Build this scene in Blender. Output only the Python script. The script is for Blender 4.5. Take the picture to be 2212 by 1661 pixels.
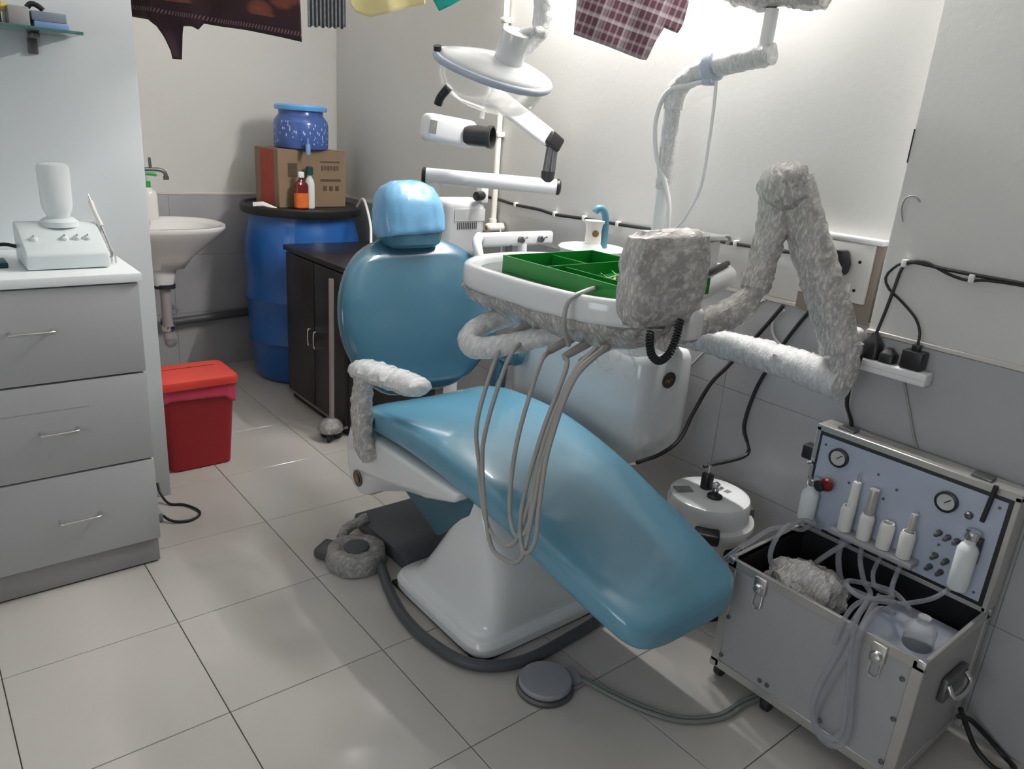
import bpy, bmesh, math, random
from mathutils import Vector, Matrix, noise

# ------------------------------------------------------------------ reset
for o in list(bpy.data.objects):
    bpy.data.objects.remove(o, do_unlink=True)
SC = bpy.context.scene
COL = SC.collection
random.seed(4)

# ------------------------------------------------------------------ camera
IMG_W, FPX = 2212.0, 1627.0
PITCH, ROLL, YAW = math.radians(-18.637), math.radians(-4.303), math.radians(-40.047)
camd = bpy.data.cameras.new('camera')
cam = bpy.data.objects.new('camera', camd)
COL.objects.link(cam)
camd.sensor_fit = 'HORIZONTAL'
camd.sensor_width = 36.0
camd.lens = 36.0 * FPX / IMG_W
camd.clip_start = 0.02
R3 = Matrix.Rotation(YAW, 3, 'Z') @ Matrix.Rotation(PITCH, 3, 'X') @ Matrix.Rotation(ROLL, 3, 'Y')
RC = Matrix(((R3[0][0], R3[0][2], -R3[0][1]), (R3[1][0], R3[1][2], -R3[1][1]), (R3[2][0], R3[2][2], -R3[2][1])))
cam.matrix_world = Matrix.Translation((-0.8438, -1.0516, 1.3218)) @ RC.to_4x4()
SC.camera = cam

# ------------------------------------------------------------------ world, exposure
world = bpy.data.worlds.new('room_world')
SC.world = world
world.use_nodes = True
world.node_tree.nodes['Background'].inputs[0].default_value = (0.75, 0.85, 1.0, 1)
world.node_tree.nodes['Background'].inputs[1].default_value = 0.02
SC.view_settings.view_transform = 'Standard'
SC.view_settings.look = 'None'
SC.view_settings.gamma = 1.0
SC.view_settings.use_curve_mapping = False
SC.view_settings.exposure = 0.0
# wall tube light and wall bulb; their light is made in their builders
BULB_AT, BULB_W = (1.055, 2.444, 2.455), 5.0
TUBE_Y0, TUBE_Y1, TUBE_X, TUBE_Z, TUBE_L = 0.10, 1.30, 1.085, 2.07, 380.0
FILL_W = 18.0            # cool fill from an added, unseen window on the left wall
BULB_COL = (1.0, 0.975, 0.94)

# ------------------------------------------------------------------ materials
MATS = {}
def nd(nt, t, **kw):
    n = nt.nodes.new(t)
    for k, v in kw.items():
        setattr(n, k, v)
    return n
def mat(name, rgb, rough=0.5, metal=0.0, coat=0.0, bump=None, var=None, trans=0.0, ior=1.45, alpha=1.0, spec=0.5, sheen=0.0, emit=0.0):
    """procedural principled: bump=(scale, strength, stretch), var=(scale, amount)"""
    if name in MATS:
        return MATS[name]
    m = bpy.data.materials.new(name)
    m.use_nodes = True
    nt = m.node_tree
    p = nt.nodes['Principled BSDF']
    p.inputs['Base Color'].default_value = (*rgb, 1)
    p.inputs['Roughness'].default_value = rough
    p.inputs['Metallic'].default_value = metal
    p.inputs['Coat Weight'].default_value = coat
    p.inputs['Coat Roughness'].default_value = 0.08
    p.inputs['Transmission Weight'].default_value = trans
    p.inputs['IOR'].default_value = ior
    p.inputs['Alpha'].default_value = alpha
    p.inputs['Specular IOR Level'].default_value = spec
    p.inputs['Sheen Weight'].default_value = sheen
    if emit:
        p.inputs['Emission Color'].default_value = (*rgb, 1)
        p.inputs['Emission Strength'].default_value = emit
    tc = nd(nt, 'ShaderNodeTexCoord')
    if var:
        n = nd(nt, 'ShaderNodeTexNoise')
        n.inputs['Scale'].default_value = var[0]
        n.inputs['Detail'].default_value = 5
        nt.links.new(tc.outputs['Object'], n.inputs['Vector'])
        mx = nd(nt, 'ShaderNodeMixRGB')
        mx.inputs[1].default_value = tuple(max(0, c * (1 - var[1])) for c in rgb) + (1,)
        mx.inputs[2].default_value = tuple(min(1, c * (1 + var[1])) for c in rgb) + (1,)
        nt.links.new(n.outputs['Fac'], mx.inputs[0])
        nt.links.new(mx.outputs[0], p.inputs['Base Color'])
    if bump:
        n = nd(nt, 'ShaderNodeTexNoise')
        n.inputs['Scale'].default_value = bump[0]
        n.inputs['Detail'].default_value = 4
        if len(bump) > 2:
            mp = nd(nt, 'ShaderNodeMapping')
            mp.inputs['Scale'].default_value = bump[2]
            nt.links.new(tc.outputs['Object'], mp.inputs['Vector'])
            nt.links.new(mp.outputs[0], n.inputs['Vector'])
        else:
            nt.links.new(tc.outputs['Object'], n.inputs['Vector'])
        b = nd(nt, 'ShaderNodeBump')
        b.inputs['Strength'].default_value = bump[1]
        b.inputs['Distance'].default_value = 0.01
        nt.links.new(n.outputs['Fac'], b.inputs['Height'])
        nt.links.new(b.outputs[0], p.inputs['Normal'])
    MATS[name] = m
    return m
def M_(n): return MATS[n]

mat('wall_paint', (0.63, 0.625, 0.605), 0.55, bump=(60, 0.05), var=(1.3, 0.05))
mat('hall_paint', (0.46, 0.44, 0.41), 0.6, bump=(60, 0.05), var=(1.3, 0.05))
mat('partition_paint', (0.60, 0.635, 0.655), 0.35, var=(1.5, 0.04))
mat('ceiling_paint', (0.62, 0.61, 0.59), 0.8, var=(1, 0.03))
mat('dado_tile', (0.40, 0.40, 0.41), 0.22, var=(7, 0.10), bump=(30, 0.03))
mat('dado_trim', (0.60, 0.565, 0.53), 0.4, var=(8, 0.06))
mat('wall_grout', (0.20, 0.20, 0.20), 0.8, var=(40, 0.1))
mat('floor_grout', (0.17, 0.14, 0.115), 0.8, var=(60, 0.15))
mat('floor_tile', (0.53, 0.505, 0.475), 0.12, var=(3.5, 0.07), bump=(5, 0.02))
mat('laminate_grey', (0.42, 0.43, 0.435), 0.4, var=(9, 0.03))
mat('laminate_white', (0.83, 0.87, 0.885), 0.3, var=(6, 0.02))
mat('dark_gap', (0.05, 0.045, 0.045), 0.7, var=(20, 0.1))
mat('plinth_grey', (0.30, 0.29, 0.29), 0.5, var=(12, 0.06))
mat('chrome', (0.72, 0.72, 0.73), 0.18, metal=1.0, var=(30, 0.05))
mat('brushed', (0.62, 0.62, 0.61), 0.35, metal=1.0, var=(30, 0.08))
mat('white_plastic', (0.78, 0.785, 0.79), 0.28, var=(10, 0.02))
mat('white_gloss', (0.76, 0.775, 0.785), 0.16, coat=0.4, var=(10, 0.02))
mat('offwhite', (0.72, 0.70, 0.66), 0.35, var=(14, 0.04))
mat('ceramic', (0.84, 0.825, 0.815), 0.1, coat=0.6, var=(5, 0.01))
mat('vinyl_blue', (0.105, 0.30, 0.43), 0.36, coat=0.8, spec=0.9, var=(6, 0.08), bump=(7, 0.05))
mat('vinyl_shaded', (0.048, 0.14, 0.205), 0.24, coat=0.5, var=(6, 0.08), bump=(5, 0.12, (1, 1, 4)))  # the seat's vinyl again, with the backrest's shade put into the colour
mat('cover_blue', (0.15, 0.36, 0.58), 0.35, coat=0.35, bump=(9, 0.35), var=(8, 0.07))
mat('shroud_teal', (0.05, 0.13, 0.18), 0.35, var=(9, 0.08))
def wrapmat(name, dark, light, scale=1.0):
    """crinkled cling film over a pale part: glossy, creased, with clearer and cloudier patches"""
    m = bpy.data.materials.new(name); m.use_nodes = True
    nt = m.node_tree; p = nt.nodes['Principled BSDF']
    tc = nd(nt, 'ShaderNodeTexCoord')
    n1 = nd(nt, 'ShaderNodeTexNoise'); n1.inputs['Scale'].default_value = 16 * scale; n1.inputs['Detail'].default_value = 4; n1.inputs['Distortion'].default_value = .6
    n2 = nd(nt, 'ShaderNodeTexNoise'); n2.inputs['Scale'].default_value = 38 * scale; n2.inputs['Detail'].default_value = 5; n2.inputs['Roughness'].default_value = .62; n2.inputs['Distortion'].default_value = .8
    v = nd(nt, 'ShaderNodeTexVoronoi'); v.feature = 'DISTANCE_TO_EDGE'; v.inputs['Scale'].default_value = 60 * scale
    mp = nd(nt, 'ShaderNodeMapping'); mp.inputs['Rotation'].default_value = (.5, .7, .3); mp.inputs['Scale'].default_value = (1.0, 2.6, 1.6)
    nt.links.new(tc.outputs['Object'], mp.inputs[0])
    for n in (n1, n2, v): nt.links.new(mp.outputs[0], n.inputs['Vector'])
    r = nd(nt, 'ShaderNodeValToRGB'); r.color_ramp.elements[0].position = .30; r.color_ramp.elements[0].color = (*dark, 1); r.color_ramp.elements[1].position = .70; r.color_ramp.elements[1].color = (*light, 1)
    nt.links.new(n1.outputs['Fac'], r.inputs[0])
    n3 = nd(nt, 'ShaderNodeTexNoise'); n3.inputs['Scale'].default_value = 60 * scale; n3.inputs['Detail'].default_value = 5; n3.inputs['Roughness'].default_value = .7
    mp3 = nd(nt, 'ShaderNodeMapping'); mp3.inputs['Rotation'].default_value = (.9, .4, .8); mp3.inputs['Scale'].default_value = (.7, 3.6, 1.0)
    nt.links.new(tc.outputs['Object'], mp3.inputs[0]); nt.links.new(mp3.outputs[0], n3.inputs['Vector'])
    r3 = nd(nt, 'ShaderNodeValToRGB'); r3.color_ramp.elements[0].position = .47; r3.color_ramp.elements[0].color = (0, 0, 0, 1); r3.color_ramp.elements[1].position = .68; r3.color_ramp.elements[1].color = (1, 1, 1, 1)
    nt.links.new(n3.outputs['Fac'], r3.inputs[0])
    mx3 = nd(nt, 'ShaderNodeMixRGB'); mx3.inputs[2].default_value = tuple(min(.88, c * 1.75) for c in light) + (1,)  # pale streaks: crease whitening and highlight glints painted into the base colour
    nt.links.new(r3.outputs[0], mx3.inputs[0]); nt.links.new(r.outputs[0], mx3.inputs[1]); nt.links.new(mx3.outputs[0], p.inputs['Base Color'])
    add = nd(nt, 'ShaderNodeMath', operation='ADD'); nt.links.new(n2.outputs['Fac'], add.inputs[0])
    mul = nd(nt, 'ShaderNodeMath', operation='MULTIPLY'); mul.inputs[1].default_value = 0.7; nt.links.new(n3.outputs['Fac'], mul.inputs[0]); nt.links.new(mul.outputs[0], add.inputs[1])
    b = nd(nt, 'ShaderNodeBump'); b.inputs['Strength'].default_value = .6; b.inputs['Distance'].default_value = .007
    nt.links.new(add.outputs[0], b.inputs['Height']); nt.links.new(b.outputs[0], p.inputs['Normal']); nt.links.new(b.outputs[0], p.inputs['Coat Normal'])
    p.inputs['Roughness'].default_value = .25; p.inputs['Specular IOR Level'].default_value = .8; p.inputs['Coat Weight'].default_value = 1.0; p.inputs['Coat Roughness'].default_value = .10
    MATS[name] = m
wrapmat('wrap_film', (.34, .32, .305), (.47, .45, .43))
wrapmat('wrap_white', (.56, .565, .57), (.70, .705, .71))
wrapmat('wrap_dusty', (.20, .19, .185), (.30, .29, .28))
mat('film_clear', (0.92, 0.92, 0.92), 0.08, trans=0.7, ior=1.05, alpha=0.22, var=(20, 0.03), bump=(40, 0.6))
mat('hose_grey', (0.36, 0.35, 0.335), 0.4, var=(20, 0.05))
mat('hose_dark', (0.075, 0.08, 0.09), 0.45, var=(30, 0.12))
mat('hose_floor', (0.20, 0.215, 0.205), 0.4, var=(30, 0.08))
mat('hose_clear', (0.55, 0.56, 0.62), 0.12, trans=0.5, ior=1.15, alpha=0.5, var=(20, 0.05))
mat('black_plastic', (0.016, 0.016, 0.018), 0.38, var=(20, 0.2))
mat('black_rubber', (0.022, 0.022, 0.026), 0.6, var=(30, 0.2))
mat('pedal_grey', (0.30, 0.31, 0.345), 0.42, var=(20, 0.05))
mat('barrel_blue', (0.012, 0.105, 0.37), 0.33, coat=0.3, var=(4, 0.10), bump=(8, 0.06))
mat('barrel_lid', (0.012, 0.012, 0.013), 0.5, var=(15, 0.2))
mat('jar_lid', (0.12, 0.38, 0.78), 0.3, var=(10, 0.04))
mat('carton', (0.235, 0.165, 0.105), 0.8, var=(8, 0.10), bump=(60, 0.05))
mat('carton_ink', (0.085, 0.06, 0.04), 0.8, var=(60, 0.35))
mat('carton_red', (0.36, 0.06, 0.045), 0.75, var=(14, 0.35))
mat('bin_red', (0.33, 0.012, 0.018), 0.33, var=(5, 0.10))
mat('bin_lid', (0.60, 0.055, 0.04), 0.35, var=(6, 0.07))
mat('bag_pink', (0.62, 0.05, 0.11), 0.3, coat=0.2, bump=(22, 0.6), var=(15, 0.12))
mat('ebony', (0.012, 0.009, 0.010), 0.35, var=(10, 0.3))
mat('ebony_edge', (0.20, 0.15, 0.12), 0.5, var=(30, 0.1))
mat('stand_steel', (0.34, 0.29, 0.28), 0.3, metal=0.4, var=(20, 0.06))
mat('green_plastic', (0.006, 0.20, 0.022), 0.33, var=(10, 0.06))
mat('green_cap', (0.04, 0.42, 0.08), 0.35, var=(10, 0.05))
mat('tray_mat', (0.10, 0.13, 0.125), 0.25, var=(12, 0.1))
mat('suction_blue', (0.06, 0.19, 0.27), 0.35, var=(14, 0.06))
mat('emblem', (0.035, 0.014, 0.008), 0.25, coat=0.5, var=(30, 0.3))
mat('emblem_gold', (0.30, 0.17, 0.06), 0.3, metal=0.6, var=(30, 0.2))
mat('case_alu', (0.40, 0.40, 0.415), 0.5, metal=0.15, var=(25, 0.05))
mat('case_edge', (0.55, 0.54, 0.52), 0.33, metal=0.65, var=(25, 0.08))
mat('case_inside', (0.012, 0.012, 0.014), 0.8, var=(20, 0.2))
mat('panel_blue', (0.46, 0.51, 0.62), 0.4, metal=0.1, var=(16, 0.03))
mat('knob_red', (0.17, 0.008, 0.012), 0.3, var=(10, 0.1))
mat('gauge_face', (0.55, 0.56, 0.56), 0.4, var=(40, 0.12))
mat('sink_pipe', (0.36, 0.33, 0.33), 0.35, var=(12, 0.06))
mat('glass_green', (0.20, 0.42, 0.40), 0.05, trans=0.7, ior=1.45, var=(5, 0.03))
mat('box_blue', (0.20, 0.32, 0.58), 0.5, var=(14, 0.08))
mat('box_slate', (0.20, 0.23, 0.28), 0.5, var=(14, 0.10))
mat('box_brown', (0.30, 0.16, 0.055), 0.5, var=(14, 0.15))
mat('box_grey', (0.30, 0.29, 0.29), 0.6, var=(20, 0.2))
mat('lid_yellow', (0.55, 0.44, 0.12), 0.4, var=(14, 0.05))
mat('bottle_clear', (0.84, 0.88, 0.89), 0.15, alpha=0.9, trans=0.12, ior=1.1, var=(8, 0.02))
mat('device_white', (0.70, 0.755, 0.765), 0.3, var=(10, 0.02))
mat('cloth_stripe_base', (0.3, 0.3, 0.3), 0.9, var=(30, 0.1))
mat('cloth_yellow', (0.80, 0.68, 0.34), 0.85, sheen=0.2, var=(12, 0.06), bump=(25, 0.2))
mat('cloth_teal', (0.008, 0.34, 0.28), 0.85, sheen=0.2, var=(12, 0.10), bump=(25, 0.2))
mat('line_cord', (0.60, 0.58, 0.5), 0.7, var=(40, 0.1))
mat('cord_black', (0.014, 0.014, 0.015), 0.45, var=(30, 0.2))
mat('cord_grey', (0.30, 0.295, 0.29), 0.5, var=(30, 0.1))
mat('clip_white', (0.75, 0.74, 0.71), 0.4, var=(30, 0.05))
mat('pipe_white', (0.72, 0.69, 0.63), 0.35, var=(9, 0.05))
mat('plate_white', (0.62, 0.615, 0.60), 0.33, var=(9, 0.03))
mat('recess_brown', (0.26, 0.215, 0.185), 0.7, var=(12, 0.10))
mat('syrup_red', (0.12, 0.004, 0.006), 0.12, coat=0.6, var=(8, 0.15))
mat('label_orange', (0.66, 0.15, 0.025), 0.5, var=(30, 0.3))
mat('cap_teal', (0.008, 0.055, 0.06), 0.4, var=(10, 0.1))
mat('paper_white', (0.80, 0.79, 0.77), 0.8, var=(14, 0.04))
mat('xray_white', (0.80, 0.805, 0.82), 0.28, var=(8, 0.02))
mat('cone_black', (0.03, 0.03, 0.032), 0.35, var=(30, 0.4))
mat('shield_clear', (0.93, 0.94, 0.93), 0.06, trans=0.6, ior=1.2, alpha=0.6, var=(6, 0.02))
mat('shield_lamp', (0.9, 0.9, 0.88), 0.10, trans=0.6, ior=1.15, alpha=0.45, var=(6, 0.03))
mat('fill_pane', (0.86, 0.94, 1.0), 0.4, emit=1.0, var=(3, 0.0))  # glowing pane of the added fill window
mat('bulb_glass', (1.0, 0.965, 0.92), 0.3, emit=6.0, var=(3, 0.0))
mat('steel_dark', (0.16, 0.16, 0.165), 0.35, metal=0.7, var=(20, 0.1))
mat('label_grey', (0.22, 0.22, 0.21), 0.5, var=(50, 0.3))
mat('handpiece', (0.46, 0.44, 0.42), 0.3, metal=0.4, var=(20, 0.1))

def uvmat(name, builder, rough=0.9):
    m = bpy.data.materials.new(name)
    m.use_nodes = True
    nt = m.node_tree
    p = nt.nodes['Principled BSDF']
    p.inputs['Roughness'].default_value = rough
    uv = nd(nt, 'ShaderNodeUVMap')
    col = builder(nt, uv.outputs[0])
    nt.links.new(col, p.inputs['Base Color'])
    MATS[name] = m
def math_(nt, op, a, b=None):
    n = nd(nt, 'ShaderNodeMath', operation=op)
    for i, v in enumerate((a, b)):
        if v is None: continue
        if isinstance(v, (int, float)): n.inputs[i].default_value = v
        else: nt.links.new(v, n.inputs[i])
    return n.outputs[0]
def ramp(nt, fac, stops):
    r = nd(nt, 'ShaderNodeValToRGB')
    while len(r.color_ramp.elements) < len(stops): r.color_ramp.elements.new(0.5)
    for e, (pos, c) in zip(r.color_ramp.elements, stops):
        e.position = pos; e.color = (*c, 1)
    nt.links.new(fac, r.inputs[0])
    return r.outputs[0]
def stripes(nt, uv, axis, period, duty, ang=0.0):
    mp = nd(nt, 'ShaderNodeMapping')
    mp.inputs['Rotation'].default_value = (0, 0, ang)
    nt.links.new(uv, mp.inputs[0])
    s = nd(nt, 'ShaderNodeSeparateXYZ'); nt.links.new(mp.outputs[0], s.inputs[0])
    v = math_(nt, 'FRACT', math_(nt, 'DIVIDE', s.outputs[axis], period))
    return math_(nt, 'LESS_THAN', v, duty)
def mixc(nt, fac, a, b):
    n = nd(nt, 'ShaderNodeMixRGB')
    nt.links.new(fac, n.inputs[0])
    for i, v in ((1, a), (2, b)):
        if isinstance(v, tuple): n.inputs[i].default_value = (*v, 1)
        else: nt.links.new(v, n.inputs[i])
    return n.outputs[0]
def b_plaid(nt, uv):
    A = 0.28
    base = (0.080, 0.030, 0.042); lt = (0.42, 0.36, 0.38)
    sx = math_(nt, 'ADD', stripes(nt, uv, 0, 0.072, 0.22, A), stripes(nt, uv, 0, 0.018, 0.30, A))
    sy = math_(nt, 'ADD', stripes(nt, uv, 1, 0.064, 0.20, 0), stripes(nt, uv, 1, 0.032, 0.28, 0))
    f = math_(nt, 'MULTIPLY', math_(nt, 'ADD', sx, sy), 0.30)
    return mixc(nt, f, base, lt)
uvmat('cloth_plaid', b_plaid)
def b_stripe(nt, uv):
    n = nd(nt, 'ShaderNodeTexNoise'); n.inputs['Scale'].default_value = 90
    nt.links.new(uv, n.inputs[0])
    f = stripes(nt, uv, 0, 0.0125, 0.45)
    f = math_(nt, 'MULTIPLY', f, math_(nt, 'ADD', n.outputs[0], 0.35))
    return mixc(nt, f, (0.035, 0.038, 0.045), (0.36, 0.37, 0.37))
uvmat('cloth_stripe', b_stripe)
def b_red(nt, uv):
    v = nd(nt, 'ShaderNodeTexVoronoi'); v.inputs['Scale'].default_value = 9
    mp = nd(nt, 'ShaderNodeMapping'); mp.inputs['Scale'].default_value = (1, 1.6, 1)
    nt.links.new(uv, mp.inputs[0]); nt.links.new(mp.outputs[0], v.inputs[0])
    n = nd(nt, 'ShaderNodeTexNoise'); n.inputs['Scale'].default_value = 70
    nt.links.new(uv, n.inputs[0])
    c = ramp(nt, v.outputs['Distance'], [(0.0, (0.30, 0.085, 0.045)), (0.30, (0.20, 0.06, 0.04)), (0.42, (0.045, 0.015, 0.018)), (1.0, (0.030, 0.011, 0.016))])
    s = nd(nt, 'ShaderNodeSeparateXYZ'); nt.links.new(uv, s.inputs[0])
    border = math_(nt, 'LESS_THAN', s.outputs[1], 0.055)
    c = mixc(nt, border, c, (0.034, 0.014, 0.021))
    row = math_(nt, 'MULTIPLY', math_(nt, 'LESS_THAN', math_(nt, 'ABSOLUTE', math_(nt, 'SUBTRACT', s.outputs[1], 0.022)), 0.006), stripes(nt, uv, 0, 0.009, 0.4, 0.4))
    c = mixc(nt, math_(nt, 'MULTIPLY', row, 0.8), c, (0.28, 0.17, 0.19))
    g = math_(nt, 'MULTIPLY', n.outputs[0], 0.5)
    return mixc(nt, g, c, (0.03, 0.012, 0.014))
uvmat('cloth_brocade', b_red)
def b_jar(nt, uv):
    v = nd(nt, 'ShaderNodeTexVoronoi'); v.inputs['Scale'].default_value = 50
    mp = nd(nt, 'ShaderNodeMapping'); mp.inputs['Rotation'].default_value = (0, 0, 0.8); mp.inputs['Scale'].default_value = (1.6, 0.75, 1)
    nt.links.new(uv, mp.inputs[0]); nt.links.new(mp.outputs[0], v.inputs[0])
    s = nd(nt, 'ShaderNodeSeparateXYZ'); nt.links.new(uv, s.inputs[0])
    band = math_(nt, 'MULTIPLY', math_(nt, 'GREATER_THAN', s.outputs[1], 0.025), math_(nt, 'LESS_THAN', s.outputs[1], 0.13))
    f = math_(nt, 'MULTIPLY', math_(nt, 'LESS_THAN', v.outputs['Distance'], 0.27), band)
    n = nd(nt, 'ShaderNodeTexNoise'); n.inputs['Scale'].default_value = 14; nt.links.new(uv, n.inputs[0])
    base = mixc(nt, n.outputs[0], (0.035, 0.075, 0.27), (0.075, 0.15, 0.43))
    return mixc(nt, f, base, (0.46, 0.53, 0.72))
uvmat('jar_print', b_jar, 0.2)

# ------------------------------------------------------------------ object helpers
OFF = {}
def thing(name, label, cat, loc=(0, 0, 0), group=None):
    o = bpy.data.objects.new(name, None)
    o.empty_display_size = 0.05
    COL.objects.link(o)
    o.location = loc
    o['label'] = label; o['category'] = cat
    if group: o['group'] = group
    OFF[o.name] = Vector(loc)
    return o
def tag(o, label, cat, group=None):
    o['label'] = label; o['category'] = cat
    if group: o['group'] = group
    return o
def struct(o):
    o['kind'] = 'structure'
    return o
def emit_obj(name, bm, m, parent=None, smooth=True, angle=40):
    """bmesh in world coordinates -> one mesh object"""
    bmesh.ops.recalc_face_normals(bm, faces=bm.faces)
    if parent is not None:
        off = OFF[parent.name]
    else:
        xs = [v.co for v in bm.verts]
        lo = Vector((min(v.x for v in xs), min(v.y for v in xs), min(v.z for v in xs)))
        hi = Vector((max(v.x for v in xs), max(v.y for v in xs), max(v.z for v in xs)))
        off = Vector(((lo.x + hi.x) / 2, (lo.y + hi.y) / 2, lo.z))
    for v in bm.verts:
        v.co -= off
    me = bpy.data.meshes.new(name)
    bm.to_mesh(me); bm.free()
    me.materials.append(MATS[m])
    if smooth:
        me.polygons.foreach_set('use_smooth', [True] * len(me.polygons))
        me.set_sharp_from_angle(angle=math.radians(angle))
    o = bpy.data.objects.new(name, me)
    COL.objects.link(o)
    if parent is not None:
        o.parent = parent
    else:
        o.location = off
    OFF[o.name] = off
    return o
def a_box(bm, lo, hi, bev=0.0, seg=2, mtx=None):
    r = bmesh.ops.create_cube(bm, size=1.0)
    vs = r['verts']
    for v in vs:
        v.co = Vector([lo[i] + (v.co[i] + 0.5) * (hi[i] - lo[i]) for i in range(3)])
    if bev > 0:
        es = list({e for v in vs for e in v.link_edges})
        rr = bmesh.ops.bevel(bm, geom=es, offset=bev, segments=seg, affect='EDGES', profile=0.5)
        vs = list({v for f in rr['faces'] for v in f.verts} | {v for v in vs if v.is_valid})
    if mtx is not None:
        for v in vs: v.co = mtx @ v.co
    return vs
def frame(d):
    d = d.normalized()
    u = d.orthogonal().normalized()
    return u, d.cross(u).normalized()
def a_rings(bm, rings, cap=True, closed=True):
    vr = [[bm.verts.new(p) for p in r] for r in rings]
    n = len(vr[0])
    for a, b in zip(vr, vr[1:]):
        for i in range(n if closed else n - 1):
            j = (i + 1) % n
            bm.faces.new((a[i], a[j], b[j], b[i]))
    if cap:
        for r in (vr[0], vr[-1]):
            try: bm.faces.new(r)
            except ValueError: pass
    return vr
def a_cyl(bm, p, q, r, r2=None, n=20, bev=0.0):
    p, q = Vector(p), Vector(q); r2 = r if r2 is None else r2
    u, v = frame(q - p); d = (q - p).normalized(); L = (q - p).length
    prof = [(0, r), (L, r2)] if bev <= 0 else [(0, r - bev), (bev * .3, r - bev * .3), (bev, r), (L - bev, r2), (L - bev * .3, r2 - bev * .3), (L, r2 - bev)]
    a_rings(bm, [[p + d * t + (u * math.cos(2 * math.pi * k / n) + v * math.sin(2 * math.pi * k / n)) * rr for k in range(n)] for t, rr in prof])
def spline(pts, step=0.012):
    P = [Vector(p) for p in pts]
    if len(P) == 2:
        n = max(2, int((P[1] - P[0]).length / step)); return [P[0].lerp(P[1], i / n) for i in range(n + 1)]
    out = []
    Q = [P[0] * 2 - P[1]] + P + [P[-1] * 2 - P[-2]]
    for i in range(1, len(Q) - 2):
        a, b, c, d = Q[i - 1:i + 3]
        n = max(2, int((c - b).length / step))
        for k in range(n):
            t = k / n
            out.append(0.5 * ((2 * b) + (c - a) * t + (2 * a - 5 * b + 4 * c - d) * t * t + (3 * b - a - 3 * c + d) * t ** 3))
    out.append(P[-1])
    return out
def a_tube(bm, pts, r, n=10, step=0.012, wrap=0.0, wscale=30, smooth_path=True, seed=0.0):
    """tube along a smoothed path; r = number or function of 0..1; wrap = crumple amplitude"""
    path = spline(pts, step) if smooth_path else [Vector(p) for p in pts]
    rings = []
    u = None
    for i, p in enumerate(path):
        d = (path[min(i + 1, len(path) - 1)] - path[max(i - 1, 0)])
        if d.length < 1e-9: continue
        d.normalize()
        if u is None: u = d.orthogonal().normalized()
        u = (u - d * u.dot(d))
        u = u.normalized() if u.length > 1e-6 else d.orthogonal().normalized()
        v = d.cross(u)
        rr = r(i / (len(path) - 1)) if callable(r) else r
        ring = []
        for k in range(n):
            a = 2 * math.pi * k / n
            q = p + (u * math.cos(a) + v * math.sin(a)) * rr
            if wrap:
                q += (q - p).normalized() * wrap * (noise.noise(q * wscale + Vector((seed, 0, 0))) + 0.6 * noise.noise(q * wscale * 2.7))
            ring.append(q)
        rings.append(ring)
    a_rings(bm, rings)
def a_lathe(bm, prof, c, n=32, axis=(0, 0, 1), uvl=None):
    """prof = [(radius, height)] revolved about axis through c"""
    c = Vector(c); ax = Vector(axis).normalized()
    if abs(ax.z) > 0.999: u, v = Vector((1, 0, 0)), Vector((0, 1, 0))
    else: u, v = frame(ax)
    rings = [[c + ax * h + (u * math.cos(2 * math.pi * k / n) + v * math.sin(2 * math.pi * k / n)) * max(r, 1e-4) for k in range(n)] for r, h in prof]
    return a_rings(bm, rings)
def a_super(bm, rings_def, n=36):
    """rings_def: list of (cx,cy,cz, hx,hy, expo) horizontal superellipse rings"""
    rings = []
    for cx, cy, cz, hx, hy, e in rings_def:
        ring = []
        for k in range(n):
            a = 2 * math.pi * k / n
            ca, sa = math.cos(a), math.sin(a)
            ring.append(Vector((cx + hx * math.copysign(abs(ca) ** e, ca), cy + hy * math.copysign(abs(sa) ** e, sa), cz)))
        rings.append(ring)
    a_rings(bm, rings)
def a_prism(bm, outline, z0, z1):
    b = [bm.verts.new((x, y, z0)) for x, y in outline]
    t = [bm.verts.new((x, y, z1)) for x, y in outline]
    n = len(outline)
    for i in range(n):
        j = (i + 1) % n
        bm.faces.new((b[i], b[j], t[j], t[i]))
    bm.faces.new(t); bm.faces.new(b[::-1])
def crumple(bm, amp, scale, seed=0.0):
    bm.normal_update()
    dv = [(v, v.normal.copy()) for v in bm.verts]
    for v, nrm in dv:
        q = v.co * scale + Vector((seed, seed * 2, 0))
        v.co += nrm * amp * (noise.noise(q) + 0.6 * noise.noise(q * 2.3))
def NB(): return bmesh.new()
def box(name, lo, hi, m, parent=None, bev=0.004, seg=2, mtx=None):
    bm = NB(); a_box(bm, lo, hi, bev, seg, mtx)
    return emit_obj(name, bm, m, parent)
def cyl(name, p, q, r, m, parent=None, r2=None, n=20, bev=0.0):
    bm = NB(); a_cyl(bm, p, q, r, r2, n, bev)
    return emit_obj(name, bm, m, parent)
def tube(name, pts, r, m, parent=None, **kw):
    bm = NB(); a_tube(bm, pts, r, **kw)
    return emit_obj(name, bm, m, parent)
def lathe(name, prof, c, m, parent=None, n=32, axis=(0, 0, 1)):
    bm = NB(); a_lathe(bm, prof, c, n, axis)
    return emit_obj(name, bm, m, parent)
def rotz(c, ang):
    c = Vector(c)
    return Matrix.Translation(c) @ Matrix.Rotation(ang, 4, 'Z') @ Matrix.Translation(-c)
def interp(tab, t):
    for (a, va), (b, vb) in zip(tab, tab[1:]):
        if t <= b:
            k = (t - a) / (b - a) if b > a else 0
            k = min(max(k, 0), 1)
            return va + (vb - va) * k
    return tab[-1][1]
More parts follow.
